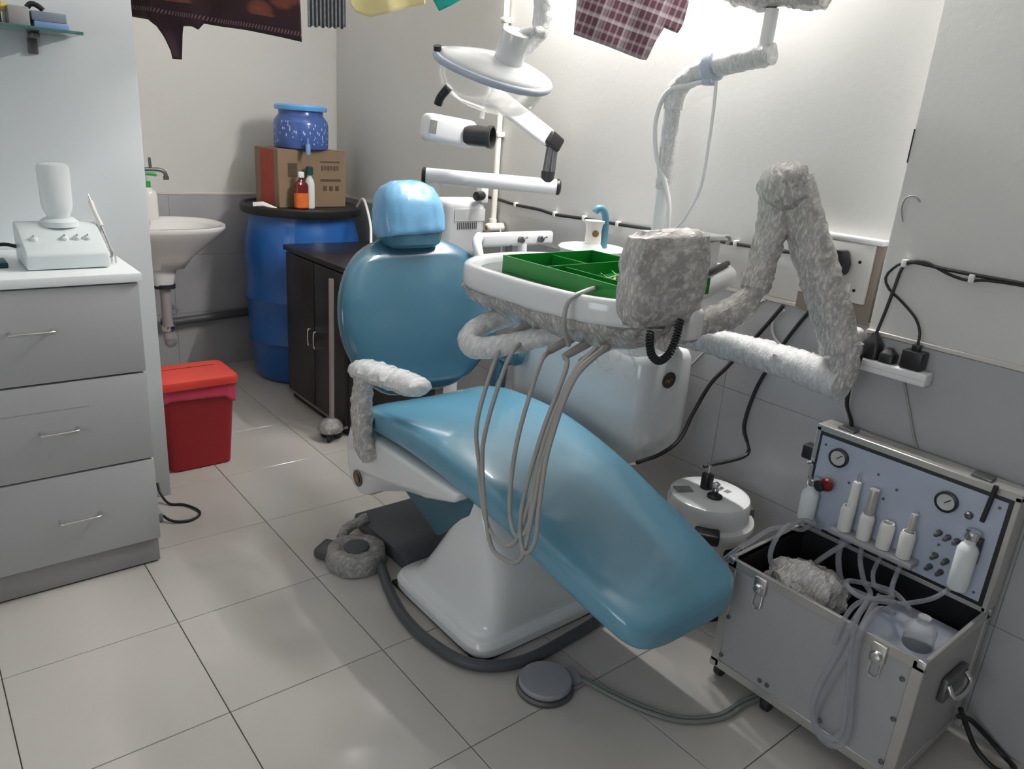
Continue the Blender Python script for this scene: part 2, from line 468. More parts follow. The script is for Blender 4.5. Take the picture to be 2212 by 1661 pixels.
def sinterp(tab, t):
    """smooth (catmull) table lookup"""
    n = len(tab)
    for i in range(n - 1):
        if t <= tab[i + 1][0] or i == n - 2:
            x0, y0 = tab[i]; x1, y1 = tab[i + 1]
            k = min(max((t - x0) / (x1 - x0), 0), 1)
            m0 = (y1 - tab[i - 1][1]) / (x1 - tab[i - 1][0]) if i > 0 else (y1 - y0) / (x1 - x0)
            m1 = (tab[i + 2][1] - y0) / (tab[i + 2][0] - x0) if i < n - 2 else (y1 - y0) / (x1 - x0)
            h = x1 - x0
            return (2*k**3-3*k*k+1)*y0 + (k**3-2*k*k+k)*h*m0 + (-2*k**3+3*k*k)*y1 + (k**3-k*k)*h*m1

# ================================================================== THE ROOM
XR, YB, ZC = 1.14, 2.967, 2.85
XL, YF = -3.0, -3.4
XCOL, YCOL = 1.04, -0.19
TILE, HD = 0.4, 0.9
PX, PY = -0.207, 1.552        # free edge and face of the partition
floor = struct(box('floor', (XL - .1, YF - .1, -0.12), (XR + .12, YB + .12, -0.004), 'floor_grout', bev=0))
# floor tiles, each its own piece (shared mesh for whole tiles)
def tile_mesh():
    bm = NB(); g = 0.0012
    a_box(bm, (g, g, -0.0045), (TILE - g, TILE - g, 0.0), 0.0008, 1)
    me = bpy.data.meshes.new('floor_tile'); bm.to_mesh(me); bm.free()
    me.materials.append(MATS['floor_tile'])
    return me
tm = tile_mesh()
for i in range(-8, 3):
    for j in range(-9, 8):
        x0, y0 = i * TILE, j * TILE
        if x0 + TILE < XL or y0 + TILE < YF: continue
        o = bpy.data.objects.new('floor_tile', tm); COL.objects.link(o)
        o.parent = floor
        sx = min(TILE, XR - x0) / TILE if x0 + TILE > XR else 1.0
        sy = min(TILE, YB - y0) / TILE if y0 + TILE > YB else 1.0
        if sx <= 0.02 or sy <= 0.02: continue
        o.location = Vector((x0, y0, 0)) - floor.location
        o.scale = (sx, sy, 1)
struct(box('ceiling', (XL - .1, YF - .1, ZC), (XR + .12, YB + .12, ZC + .1), 'ceiling_paint', bev=0))
wr = struct(box('wall_right', (XR, YF - .1, 0), (XR + .1, YB + .1, ZC), 'wall_paint', bev=0))
wb = struct(box('wall_back', (XL, YB, 0), (XR, YB + .1, ZC), 'wall_paint', bev=0))
struct(box('wall_left', (XL - .1, YF, 0), (XL, YB, ZC), 'hall_paint', bev=0))
struct(box('wall_front', (XL, YF - .1, 0), (XR, YF, ZC), 'hall_paint', bev=0))
wc = struct(box('wall_column', (XCOL, YF, 0), (XR - .0005, YCOL, ZC), 'wall_paint', bev=0.004))
wp = struct(box('wall_partition', (XL, PY, 0), (PX, PY + .09, ZC), 'partition_paint', bev=0.003))
struct(box('wall_alcove', (PX - .09, PY + .0905, 0), (PX, YB - .0005, ZC), 'wall_paint', bev=0.0))
# grey dado: grout bed, separate tiles, pale trim
def dado(parent, axis, fixed, a0, a1, sgn, width, z1=HD):
    t = 0.006
    def bx(name, b0, b1, z0, z1_, d0, d1, m, bev):
        lo, hi = ((min(fixed + sgn*d0, fixed + sgn*d1), b0, z0), (max(fixed + sgn*d0, fixed + sgn*d1), b1, z1_)) if axis == 'x' else ((b0, min(fixed + sgn*d0, fixed + sgn*d1), z0), (b1, max(fixed + sgn*d0, fixed + sgn*d1), z1_))
        return box(name, lo, hi, m, parent, bev, 1)
    bx('grout_bed', a0, a1, 0, z1, 0.0, t - .0015, 'wall_grout', 0)
    k = a1
    while k > a0 + 0.01:
        k0 = max(k - width, a0)
        for r in range(3):
            bx('wall_tile', k0 + .0008, k - .0008, r * .3 + .0008, (r + 1) * .3 - .0008, 0.0005, t, 'dado_tile', 0.0006)
        k = k0
    bx('trim_strip', a0, a1, z1, z1 + .012, 0.0, t + .002, 'dado_trim', 0.002)
dado(wr, 'x', XR, YCOL - .0, YB - .007, -1, 0.45)
dado(wc, 'x', XCOL, YF + .01, YCOL, -1, 0.45)
dado(wb, 'y', YB, PX + .001, XR - .0065, -1, 0.45)
box('grout_bed', (XCOL + .001, YCOL, 0), (XR - .0065, YCOL + .006, HD), 'dado_tile', wc, 0.0005, 1)
# alcove recess below the switch board (pale brown box set in the wall)

# ================================================================== LAMPS (wall bulb, tube and an added fill window, out of the picture)
def wall_bulb(loc, watts, label):
    x, y, z = loc
    t = thing('wall_bulb', label, 'lamp', (XR, y, z))
    cyl('ceiling_rose', (XR, y, z + .0), (XR - .015, y, z), 0.035, 'plate_white', t, bev=0.003)
    cyl('holder', (XR - .014, y, z), (XR - .045, y, z), 0.017, 'white_plastic', t)
    lathe('bulb', [(0.012, 0), (0.014, .012), (0.027, .032), (0.030, .05), (0.024, .068), (0.010, .078), (0.001, .08)], (XR - .044, y, z), 'bulb_glass', t, 24, (-1, 0, 0))
    ld = bpy.data.lights.new('bulb_light', 'POINT'); ld.energy = watts; ld.color = BULB_COL; ld.shadow_soft_size = 0.035
    lo = bpy.data.objects.new('bulb_light', ld); COL.objects.link(lo)
    lo.parent = t; lo.location = Vector((x - .02 - 0.03, y, z)) - Vector((XR, y, z))
wall_bulb(BULB_AT, BULB_W, 'white LED bulb high on the right wall near the back corner')
def tube_light():
    t = thing('tube_light', 'white batten tube light high along the right wall', 'lamp', (XR, (TUBE_Y0 + TUBE_Y1) / 2, TUBE_Z))
    box('batten', (XR - .032, TUBE_Y0 - .04, TUBE_Z - .02), (XR, TUBE_Y1 + .04, TUBE_Z + .02), 'white_plastic', t, .004)
    for y in (TUBE_Y0 - .028, TUBE_Y1 + .004):
        box('tube_holder', (TUBE_X - .016, y, TUBE_Z - .018), (XR - .03, y + .024, TUBE_Z + .018), 'white_plastic', t, .004)
    m = bpy.data.materials.new('tube_glow'); m.use_nodes = True
    p = m.node_tree.nodes['Principled BSDF']
    p.inputs['Base Color'].default_value = (.9, .9, .9, 1)
    p.inputs['Emission Color'].default_value = (*BULB_COL, 1); p.inputs['Emission Strength'].default_value = TUBE_L
    MATS['tube_glow'] = m
    cyl('glass_tube', (TUBE_X, TUBE_Y0, TUBE_Z), (TUBE_X, TUBE_Y1, TUBE_Z), .013, 'tube_glow', t, n=14)
tube_light()
def fill_window(y0, y1, z0, z1):  # unseen window added to carry cool fill light
    w = struct(box('fill_window_1', (XL + .001, y0 - .05, z0 - .05), (XL + .03, y1 + .05, z1 + .05), 'white_plastic', None, .004))
    box('fill_window_pane', (XL + .0305, y0, z0), (XL + .034, y1, z1), 'fill_pane', w, .001, 1)
    for k in (1, 2):
        ym = y0 + (y1 - y0) * k / 3
        box('fill_window_bar', (XL + .0345, ym - .012, z0), (XL + .045, ym + .012, z1), 'white_plastic', w, .002)
    ld = bpy.data.lights.new('fill_window_light', 'AREA'); ld.shape = 'RECTANGLE'; ld.energy = FILL_W; ld.color = (0.86, 0.94, 1.0)  # added fill for the faces turned towards the left wall
    ld.size = y1 - y0; ld.size_y = z1 - z0
    lo = bpy.data.objects.new('fill_window_light', ld); COL.objects.link(lo)
    lo.location = (XL + .05, (y0 + y1) / 2, (z0 + z1) / 2)
    lo.rotation_euler = Vector((-1, 0, 0)).to_track_quat('Z', 'Y').to_euler()
fill_window(-1.9, -.3, .8, 2.1)

# ================================================================== DENTAL CHAIR
CX = 0.43
chair = thing('dental_chair', 'glossy blue dental chair with pale blue headrest cover on a white base', 'dental chair', (CX, .42, 0))
def seat():
    top = [(-.235, .325), (-.22, .352), (-.18, .375), (-.1, .402), (.05, .445), (.2, .487), (.35, .518), (.5, .537), (.65, .537), (.78, .525), (.86, .505), (.90, .485)]
    wid = [(-.235, .11), (-.225, .155), (-.20, .185), (-.15, .20), (-.05, .212), (.1, .225), (.3, .24), (.5, .25), (.65, .25), (.80, .25), (.86, .24), (.89, .21), (.90, .17)]
    thk = [(-.235, .045), (-.22, .075), (-.18, .09), (0, .10), (.5, .11), (.8, .10), (.88, .08), (.90, .05)]
    bm = NB(); rings = []; N = 72; n = 70
    for i in range(n + 1):
        s = i / n
        y = -.235 + 1.135 * (0.5 - 0.5 * math.cos(math.pi * (s * .94 + .03))) / 1.0
        w, zt, th = sinterp(wid, y), sinterp(top, y), sinterp(thk, y)
        ring = []
        for k in range(N):
            a = 2 * math.pi * k / N; ca, sa = math.cos(a), math.sin(a)
            x = w * math.copysign(abs(ca) ** .40, ca)
            z = th / 2 * math.copysign(abs(sa) ** .55, sa)
            dish = -.012 * (1 - (x / w) ** 2) if sa > 0 else 0
            ring.append(Vector((CX + x, y, zt - th / 2 + z + dish)))
        rings.append(ring)
    a_rings(bm, rings)
    return emit_obj('seat', bm, 'vinyl_blue', chair)
seat()
def backrest():
    wid = [(.478, .07), (.488, .12), (.51, .165), (.56, .22), (.64, .272), (.72, .297), (.80, .293), (.86, .268), (.91, .225), (.945, .17), (.962, .12), (.968, .08)]
    bm = NB(); rings = []; N = 44; n = 46
    for i in range(n + 1):
        z = .478 + .49 * (0.5 - 0.5 * math.cos(math.pi * i / n))
        w = sinterp(wid, z)
        e = min((z - .474) / .05, (.974 - z) / .05, 1.0)
        th = .105 * math.sqrt(max(0.08, min(1, e)))
        yc = .955 + (z - .5) * .10 + max(0, z - .62) ** 2 * .45
        ring = []
        for k in range(N):
            a = 2 * math.pi * k / N; ca, sa = math.cos(a), math.sin(a)
            x = w * math.copysign(abs(ca) ** .6, ca)
            yy = th / 2 * math.copysign(abs(sa) ** .8, sa)
            ring.append(Vector((CX + .012 + x, yc + yy - .05 * (x / .3) ** 2 + (.012 * (1 - (x / w) ** 2) if sa < 0 else 0), z)))
        rings.append(ring)
    a_rings(bm, rings)
    return emit_obj('backrest', bm, 'vinyl_shaded', chair)
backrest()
def headrest():
    bm = NB()
    a_super(bm, [(CX + .004, 1.03 + (z - 1.0) * .15, z, w, t, .62) for z, w, t in
                 [(.945, .06, .02), (.948, .085, .04), (.96, .099, .052), (1.0, .110, .058), (1.06, .112, .058), (1.1, .102, .052), (1.13, .078, .036), (1.140, .045, .018)]], 40)
    h = emit_obj('headrest', bm, 'vinyl_shaded', chair)
    bm = NB(); rings = []
    n = 44
    for z, w, t in [(.985, .110, .060), (.992, .115, .0645), (1.02, .1165, .066), (1.05, .117, .066), (1.08, .113, .063), (1.105, .104, .056), (1.13, .086, .044), (1.145, .055, .026), (1.149, .02, .01)]:
        ring = []
        for k in range(n):
            a = 2 * math.pi * k / n; ca, sa = math.cos(a), math.sin(a)
            zz = z + (.012 * math.sin(a * 1.0 + 2.6) if z < 1.0 else 0)
            ring.append(Vector((CX + .004 + w * math.copysign(abs(ca) ** .62, ca), 1.03 + (z - 1.0) * .15 + t * math.copysign(abs(sa) ** .62, sa), zz)))
        rings.append(ring)
    a_rings(bm, rings)
    bmesh.ops.subdivide_edges(bm, edges=bm.edges[:], cuts=1, use_grid_fill=True)
    crumple(bm, 0.004, 22, 3)
    c = emit_obj('headrest_cover', bm, 'cover_blue', chair)
    c['label'] = 'pale blue disposable cover pulled over the headrest'
    cyl('headrest_bar', (CX - .03, 1.09, .86), (CX - .03, 1.08, .99), .010, 'chrome', chair)
    cyl('headrest_bar', (CX + .01, 1.09, .86), (CX + .01, 1.08, .99), .010, 'chrome', chair)
headrest()
# left-hand side housing under the seat, with oval emblem
def prism_x(name, yz, x0, x1, m, parent, bev=.01, seg=3):
    bm = NB()
    a = [bm.verts.new((x0, y, z)) for y, z in yz]; b = [bm.verts.new((x1, y, z)) for y, z in yz]
    n = len(yz)
    for i in range(n):
        j = (i + 1) % n
        bm.faces.new((a[i], a[j], b[j], b[i]))
    bm.faces.new(a[::-1]); bm.faces.new(b)
    if bev: bmesh.ops.bevel(bm, geom=bm.edges[:], offset=bev, segments=seg, affect='EDGES', profile=.5, clamp_overlap=True)
    return emit_obj(name, bm, m, parent, angle=50)
hs = prism_x('side_housing', [(.93, .42), (.955, .36), (.948, .27), (.92, .222), (.87, .205), (.81, .222), (.73, .275), (.66, .318), (.58, .340), (.50, .352), (.36, .40), (.34, .43)], .175, .235, 'white_gloss', chair, .012)
lathe('emblem', [(.001, 0), (.025, 0), (.027, .002), (.027, .004), (.001, .0045)], (.1755, .872, .258), 'emblem', hs, 24, (-1, 0, 0))
lathe('emblem_mark', [(.001, 0), (.013, 0), (.014, .001), (.001, .0012)], (.1705, .872, .258), 'emblem_gold', hs, 20, (-1, 0, 0))
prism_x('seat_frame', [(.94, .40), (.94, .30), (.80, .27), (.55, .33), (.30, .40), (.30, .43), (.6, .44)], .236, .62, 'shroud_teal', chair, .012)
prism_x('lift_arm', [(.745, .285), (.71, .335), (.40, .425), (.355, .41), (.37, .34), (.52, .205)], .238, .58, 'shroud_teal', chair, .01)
# white base with flared foot
def base():
    bm = NB()
    LV = [(.012, .167, .625, .200, .655, .24), (.036, .165, .627, .198, .657, .24), (.050, .172, .620, .205, .650, .25), (.057, .188, .606, .218, .636, .27), (.070, .203, .596, .220, .612, .30),
          (.10, .214, .590, .222, .588, .34), (.15, .222, .585, .226, .556, .36), (.22, .230, .580, .238, .512, .38), (.30, .237, .576, .272, .462, .40), (.37, .243, .572, .318, .425, .42), (.44, .248, .568, .350, .405, .42)]
    R_ = [((a + b) / 2, (c + d) / 2, z, (b - a) / 2, (d - c) / 2, e) for z, a, b, c, d, e in LV]
    # smooth in height
    dense = []
    zs = [r[2] for r in R_]
    for i in range(len(R_) - 1):
        for s in range(4):
            t = s / 4; dense.append(tuple(R_[i][q] * (1 - t) + R_[i + 1][q] * t for q in range(6)))
    dense.append(R_[-1])
    a_super(bm, dense, 56)
    b = emit_obj('base', bm, 'white_gloss', chair, angle=60)
    return b
base()
box('base_skirt', (.172, .207, 0.0), (.618, .652, .0125), 'black_plastic', chair, .004)
box('base_rear_plate', (.236, .668, 0.0), (.60, 1.02, .05), 'hose_dark', chair, .012)
# wrapped left armrest
ar = NB()
pad = [Vector((.150, .865, .628)), Vector((.175, .80, .634)), Vector((.20, .72, .634)), Vector((.225, .64, .628)), Vector((.235, .60, .622))]
def pad_r(t): return .043 * (1 - (2 * t - 1) ** 6) ** .5 + .008
a_tube(ar, pad, pad_r, 20, .006, .006, 45)
for v in ar.verts: v.co.z = .626 + (v.co.z - .628) * .60
emit_obj('armrest_pad', ar, 'wrap_white', chair)['label'] = 'armrest pad wrapped in crinkled clear film'
tube('armrest_post', [(.152, .80, .618), (.146, .80, .54), (.148, .795, .46), (.155, .79, .40), (.172, .785, .37)], lambda t: .032 - .004 * abs(t - .5), 'wrap_film', chair, n=20, step=.006, wrap=.005, wscale=45)
# right armrest in blue film
ar = NB(); a_tube(ar, [(.70, .93, .60), (.705, .84, .615), (.71, .76, .612)], lambda t: .034 * (1 - (2 * t - 1) ** 6) ** .5 + .006, 18, .008, .006, 40)
emit_obj('armrest_pad', ar, 'vinyl_shaded', chair)
tube('armrest_post', [(.705, .86, .59), (.70, .86, .50), (.665, .85, .42)], .026, 'vinyl_shaded', chair, n=16, step=.01, wrap=.004, wscale=40)

# ================================================================== DENTAL UNIT beside the chair
unit = thing('dental_unit', 'white floor-side dental unit cabinet with oval emblem beside the blue chair', 'dental unit', (.90, .60, .0))
bm = NB()
a_super(bm, [(.90, .605, .365, .07, .25, .4), (.90, .605, .372, .105, .285, .34), (.90, .605, .40, .122, .302, .30), (.90, .605, .46, .130, .310, .26), (.90, .605, .60, .132, .312, .25),
             (.90, .605, .70, .130, .310, .26), (.90, .605, .722, .122, .302, .28), (.90, .605, .735, .10, .285, .32)], 60)
ub = emit_obj('unit_cabinet', bm, 'white_gloss', unit, angle=60)
bm = NB()
a_super(bm, [(.885, .42, .725, .105, .11, .5), (.885, .42, .76, .095, .10, .55), (.885, .425, .81, .080, .085, .65), (.885, .43, .84, .062, .066, .8), (.885, .435, .858, .035, .04, .9), (.885, .435, .862, .01, .01, 1)], 40)
emit_obj('unit_dome', bm, 'white_gloss', unit, angle=60)
bm = NB(); a_lathe(bm, [(.001, 0), (.026, 0), (.0285, .002), (.0285, .005), (.001, .006)], (0, 0, 0), 32, (0, -1, 0))
for v in bm.verts: v.co = Vector((v.co.x * 1.0 + .895, v.co.y + .295, v.co.z * .88 + .648))
em = emit_obj('emblem', bm, 'emblem', ub)
em['label'] = 'dark brown oval emblem on the front of the unit cabinet'
bm = NB()
a_tube(bm, [(.878, .2905, .640), (.885, .2885, .652), (.892, .2885, .641), (.900, .2885, .653), (.912, .2905, .644)], .0018, 6, .004)
emit_obj('emblem_script', bm, 'emblem_gold', ub)
box('support_bracket', (.585, .60, .36), (.80, .70, .42), 'shroud_teal', unit, .01)
cyl('support_leg', (.90, .62, 0), (.90, .62, .37), .045, 'hose_dark', unit, n=24)
# rear column with spittoon and assistant bar
cyl('spittoon_column', (.93, .74, .70), (.93, .74, .93), .06, 'white_gloss', unit, n=28)
lathe('spittoon_bowl', [(.05, .90), (.085, .915), (.105, .945), (.112, .972), (.108, .976), (.100, .968), (.08, .94), (.04, .925), (.001, .922)], (.945, .72, 0), 'ceramic', unit, 36)
bm = NB()
a_lathe(bm, [(.024, .985), (.026, 1.0), (.025, 1.03), (.028, 1.052), (.033, 1.058), (.033, 1.064), (.001, 1.066)], (.925, .70, 0), 24)
cf = emit_obj('cup_filler', bm, 'offwhite', unit)
lathe('filler_badge', [(.001, 0), (.010, 0), (.011, .002), (.001, .003)], (.912, .6785, 1.025), 'emblem_gold', cf, 18, (-.55, -.83, 0))
bm = NB(); a_super(bm, [(.925, .705, .93, .055, .05, .8), (.925, .705, .965, .045, .04, .8), (.925, .703, .99, .028, .028, .9)], 24)
emit_obj('filler_foot', bm, 'white_gloss', unit)
tube('suction_tip', [(.968, .69, .975), (.966, .69, 1.03), (.962, .69, 1.075), (.952, .695, 1.098), (.935, .70, 1.102), (.925, .703, 1.090)], .0115, 'suction_blue', unit, n=14, step=.006)
bar = box('instrument_bar', (.690, .985, .938), (1.015, 1.015, .987), 'white_plastic', unit, .012, 3)
bm = NB()
a_tube(bm, [(.69, 1.0, .975), (.665, .98, .96), (.655, .95, .92), (.66, .93, .87)], .016, 12, .01)
emit_obj('bar_elbow', bm, 'white_plastic', bar)
for xx in (.855, .945):
    cyl('holder_socket', (xx, .984, .962), (xx, .970, .962), .011, 'steel_dark', bar, n=16)
    cyl('holder_lever', (xx + .004, .972, .966), (xx + .018, .965, .972), .004, 'chrome', bar, n=10)
cyl('bar_post', (.82, .995, .72), (.82, 1.0, .945), .012, 'steel_dark', unit, n=14)
cyl('bar_post', (.88, .985, .70), (.88, 1.0, .945), .016, 'white_plastic', unit, n=14)

# ================================================================== OPERATORY LAMP on its pole
lamp = thing('operatory_lamp', 'white overhead dental lamp on a film-wrapped pole rising from the unit', 'dental lamp', (.95, .45, .72))
cyl('pole', (.955, .46, .72), (.955, .462, 1.20), .019, 'white_plastic', lamp, n=24)
tube('pole_wrap', [(.955, .462, 1.19), (.956, .464, 1.32), (.957, .466, 1.42)], .0235, 'wrap_white', lamp, n=20, step=.008, wrap=.003, wscale=45)
tube('elbow_arm', [(.957, .466, 1.41), (.957, .462, 1.455), (.957, .43, 1.49), (.957, .37, 1.515), (.957, .30, 1.53), (.957, .20, 1.545), (.957, .165, 1.548)], lambda t: .0285 if t < .93 else .026, 'wrap_white', lamp, n=22, step=.008, wrap=.0045, wscale=45)
cl = lathe('clamp_collar', [(.030, -.016), (.038, -.014), (.039, 0), (.038, .014), (.030, .016)], (.957, .345, 1.522), 'panel_blue', lamp, 28, (0, -1, .2))
box('clamp_lug', (.935, .333, 1.474), (.965, .362, 1.492), 'panel_blue', cl, .004)
cyl('pin', (.957, .19, 1.56), (.957, .188, 1.655), .017, 'white_plastic', lamp, n=20)
tube('arm_wrap', [(.957, .045, 1.672), (.957, .10, 1.682), (.955, .20, 1.688), (.95, .30, 1.698)], lambda t: .026 + .012 * math.sin(t * 7) ** 2, 'wrap_film', lamp, n=20, step=.008, wrap=.008, wscale=38)
tube('lamp_arm', [(.955, .20, 1.690), (.95, .34, 1.705), (.90, .40, 1.80), (.78, .44, 1.94), (.66, .52, 1.98), (.575, .58, 1.92), (.548, .60, 1.78), (.55, .60, 1.62)], .019, 'white_plastic', lamp, n=18)
tube('arm_wrap', [(.557, .598, 1.80), (.548, .60, 1.70), (.552, .60, 1.60), (.545, .60, 1.565), (.515, .60, 1.535), (.48, .60, 1.515)], lambda t: .030 - .012 * t, 'wrap_white', lamp, n=20, step=.008, wrap=.004, wscale=40)
tube('cable', [(.945, .33, 1.488), (.94, .40, 1.475), (.93, .47, 1.455), (.93, .50, 1.38), (.935, .485, 1.28), (.94, .44, 1.20), (.945, .415, 1.10), (.947, .415, .86)], .007, 'white_plastic', lamp, n=10)
tube('cable', [(.948, .32, 1.485), (.948, .315, 1.40), (.95, .32, 1.22), (.95, .36, 1.12), (.95, .40, 1.05), (.95, .42, .86)], .0045, 'white_plastic', lamp, n=8)
# lamp head
def lamp_head():
    C = Vector((.405, .60, 1.462))
    b = Vector((-.05, -.42, .90)).normalized()                 # back of the head
    u = Vector((.80, -.30, -.42)); u = (u - b * u.dot(b)).normalized()
    v = b.cross(u)
    def P(x, y, z): return C + u * x + v * y + b * z
    n = 48
    def egg(a, sx, sy): # pear-shaped outline
        ca, sa = math.cos(a), math.sin(a)
        return sx * ca, sy * sa * (1 + .18 * ca)
    def shell(levels):
        bm = NB(); rings = []
        for s, z in levels:
            rings.append([P(*egg(2 * math.pi * k / n, .148 * s, .098 * s), z) for k in range(n)])
        a_rings(bm, rings); return bm
    emit_obj('reflector_back', shell([(.985, 0), (.97, .010), (.90, .016), (.6, .028), (.3, .034), (.02, .035)]), 'white_gloss', lamp, angle=60)
    bm = NB()
    ring = [P(*egg(2 * math.pi * k / n, .149, .099), .0) for k in range(n)]
    a_tube(bm, ring + [ring[0]], .0095, 10, .01)
    emit_obj('rim_ring', bm, 'panel_blue', lamp)
    emit_obj('front_shield', shell([(.95, -.006), (.93, -.03), (.86, -.058), (.70, -.082), (.45, -.095), (.02, -.10)]), 'shield_lamp', lamp, angle=60)
    bm = NB(); a_cyl(bm, P(.03, .0, .028), P(.03, .0, .105), .038, .036, 32, .004)
    emit_obj('pivot_drum', bm, 'white_gloss', lamp)
    h = [P(-.10, -.02, -.062), P(-.115, -.02, -.095), P(-.118, -.02, -.115)]
    tube('grip_handle', h, .011, 'black_plastic', lamp, n=14, step=.006)
    cyl('end_cap', P(-.146, .0, .004), P(-.150, .0, .020), .010, 'black_plastic', lamp, n=14)
    bm = NB(); a_tube(bm, [P(.03, 0, .085), P(.055, .01, .10), P(.085, .0, .115), Vector((.50, .60, 1.535))], .017, 14, .01, .003, 40)
    emit_obj('yoke_arm', bm, 'wrap_white', lamp)
lamp_head()

# ================================================================== DELIVERY TABLE on its wrapped arms
deliv = thing('delivery_table', 'white kidney-shaped instrument table on film-wrapped jointed arm over the chair', 'instrument table', (.55, .25, .9))
OUT = [(.215, .40), (.21, .28), (.215, .15), (.245, .02), (.31, -.055), (.40, -.065), (.50, -.02), (.60, .03), (.672, .085), (.698, .15), (.695, .26), (.672, .38), (.60, .48), (.48, .54), (.34, .53), (.25, .47)]
def closed_spline(pts, per=5):
    P = [Vector((x, y, 0)) for x, y in pts]; n = len(P); out = []
    for i in range(n):
        a, b, c, d = P[i - 1], P[i], P[(i + 1) % n], P[(i + 2) % n]
        for k in range(per):
            t = k / per
            out.append(.5 * ((2 * b) + (c - a) * t + (2 * a - 5 * b + 4 * c - d) * t * t + (3 * b - a - 3 * c + d) * t ** 3))
    return out
OL = closed_spline(OUT)
OC = sum(OL, Vector()) / len(OL)
def ol(inset, z):
    res = []
    n = len(OL)
    for i in range(n):
        t = (OL[(i + 1) % n] - OL[i - 1]).normalized()
        nrm = Vector((-t.y, t.x, 0))
        if nrm.dot(OC - OL[i]) < 0: nrm = -nrm
        p = OL[i] + nrm * inset
        res.append(Vector((p.x, p.y, z)))
    return res
bm = NB()
a_rings(bm, [ol(.085, .905), ol(.05, .915), ol(.018, .94), ol(.004, .955), ol(0, .965), ol(0, .998), ol(.004, 1.006), ol(.012, 1.010), ol(.026, 1.008), ol(.032, 1.0), ol(.036, .988), ol(.08, .987)])
tb = emit_obj('table_top', bm, 'white_gloss', deliv, angle=55)
bm = NB(); a_rings(bm, [ol(.037, .988), ol(.037, .9905), ol(.08, .991)])
emit_obj('table_mat', bm, 'tray_mat', tb)
# crinkled film under the table
bm = NB()
a_rings(bm, [ol(.0, .952), ol(.008, .935), ol(.03, .912), ol(.055, .895), ol(.09, .885)])
bmesh.ops.subdivide_edges(bm, edges=bm.edges[:], cuts=2, use_grid_fill=True)
crumple(bm, .006, 34, 5)
emit_obj('underside_film', bm, 'wrap_film', deliv)
# side rail carrying on from the right rim
tube('side_rail', [(.60, .045, .975), (.70, .075, .985), (.82, .112, .992), (.885, .145, .994), (.90, .19, .992), (.87, .235, .985), (.78, .26, .975), (.68, .28, .97)], .026, 'white_gloss', deliv, n=18)
# wrapped viewer at the near rim
bm = NB()
a_super(bm, [(.385, -.052, z, w, t, .45) for z, w, t in [(.955, .06, .015), (.962, .095, .026), (.985, .112, .034), (1.02, .118, .036), (1.07, .120, .036), (1.11, .118, .034), (1.14, .108, .028), (1.152, .085, .016)]], 48)
bmesh.ops.subdivide_edges(bm, edges=bm.edges[:], cuts=2, use_grid_fill=True)
crumple(bm, .0045, 40, 9)
emit_obj('film_viewer', bm, 'wrap_film', deliv)['label'] = 'boxy viewer wrapped in crinkled clear film'
# joint and arm
box('joint_block', (.455, -.085, .915), (.505, -.03, .985), 'white_plastic', deliv, .012, 3)
WR = dict(n=24, step=.007, wscale=42)
tube('arm_link', [(.42, -.035, .925), (.50, -.01, .918), (.60, .0, .925), (.68, -.015, .94), (.735, -.03, .975), (.76, -.035, 1.04)], lambda t: .036 - .006 * math.sin(t * 9) ** 2, 'wrap_film', deliv, wrap=.007, **WR)
tube('arm_upright', [(.745, -.035, 1.0), (.77, -.03, 1.07), (.79, -.025, 1.14), (.80, -.02, 1.20), (.80, -.02, 1.235)], lambda t: .034 + .012 * t * t, 'wrap_film', deliv, wrap=.006, **WR)
bm = NB(); a_lathe(bm, [(.001, -.056), (.036, -.053), (.054, -.034), (.057, 0), (.054, .034), (.036, .053), (.001, .056)], (.80, -.032, 1.240), 28, (-.62, -.75, .15))
bmesh.ops.subdivide_edges(bm, edges=bm.edges[:], cuts=2, use_grid_fill=True); crumple(bm, .006, 40, 2)
emit_obj('arm_joint', bm, 'wrap_film', deliv)
tube('arm_forearm', [(.82, -.035, 1.255), (.84, -.07, 1.17), (.865, -.12, 1.06), (.885, -.165, .96), (.90, -.20, .875)], lambda t: .050 - .003 * t, 'wrap_film', deliv, wrap=.006, **WR)
tube('arm_pivot', [(.90, -.215, .90), (.90, -.215, .79)], .034, 'wrap_film', deliv, wrap=.006, **WR)
tube('arm_base', [(.90, -.225, .795), (.91, -.12, .80), (.92, .0, .80), (.925, .12, .795), (.925, .24, .79), (.925, .33, .785)], lambda t: .045 - .009 * t, 'wrap_white', deliv, wrap=.005, **WR)
# pull handle under the left end
tube('pull_handle', [(.33, .30, .90), (.24, .33, .885), (.175, .325, .862), (.155, .29, .845), (.175, .25, .85), (.24, .19, .875), (.32, .14, .895)], lambda t: .020 + .006 * math.sin(math.pi * t), 'wrap_white', deliv, n=18, step=.008, wrap=.004, wscale=40)
for i, (x, y) in enumerate([(.235, .24), (.235, .19), (.235, .10), (.24, .055), (.245, .01)]):
    cyl('handpiece', (x + .06, y, .90), (x - .015, y, .875), .011, 'handpiece', deliv, r2=.008, n=12)
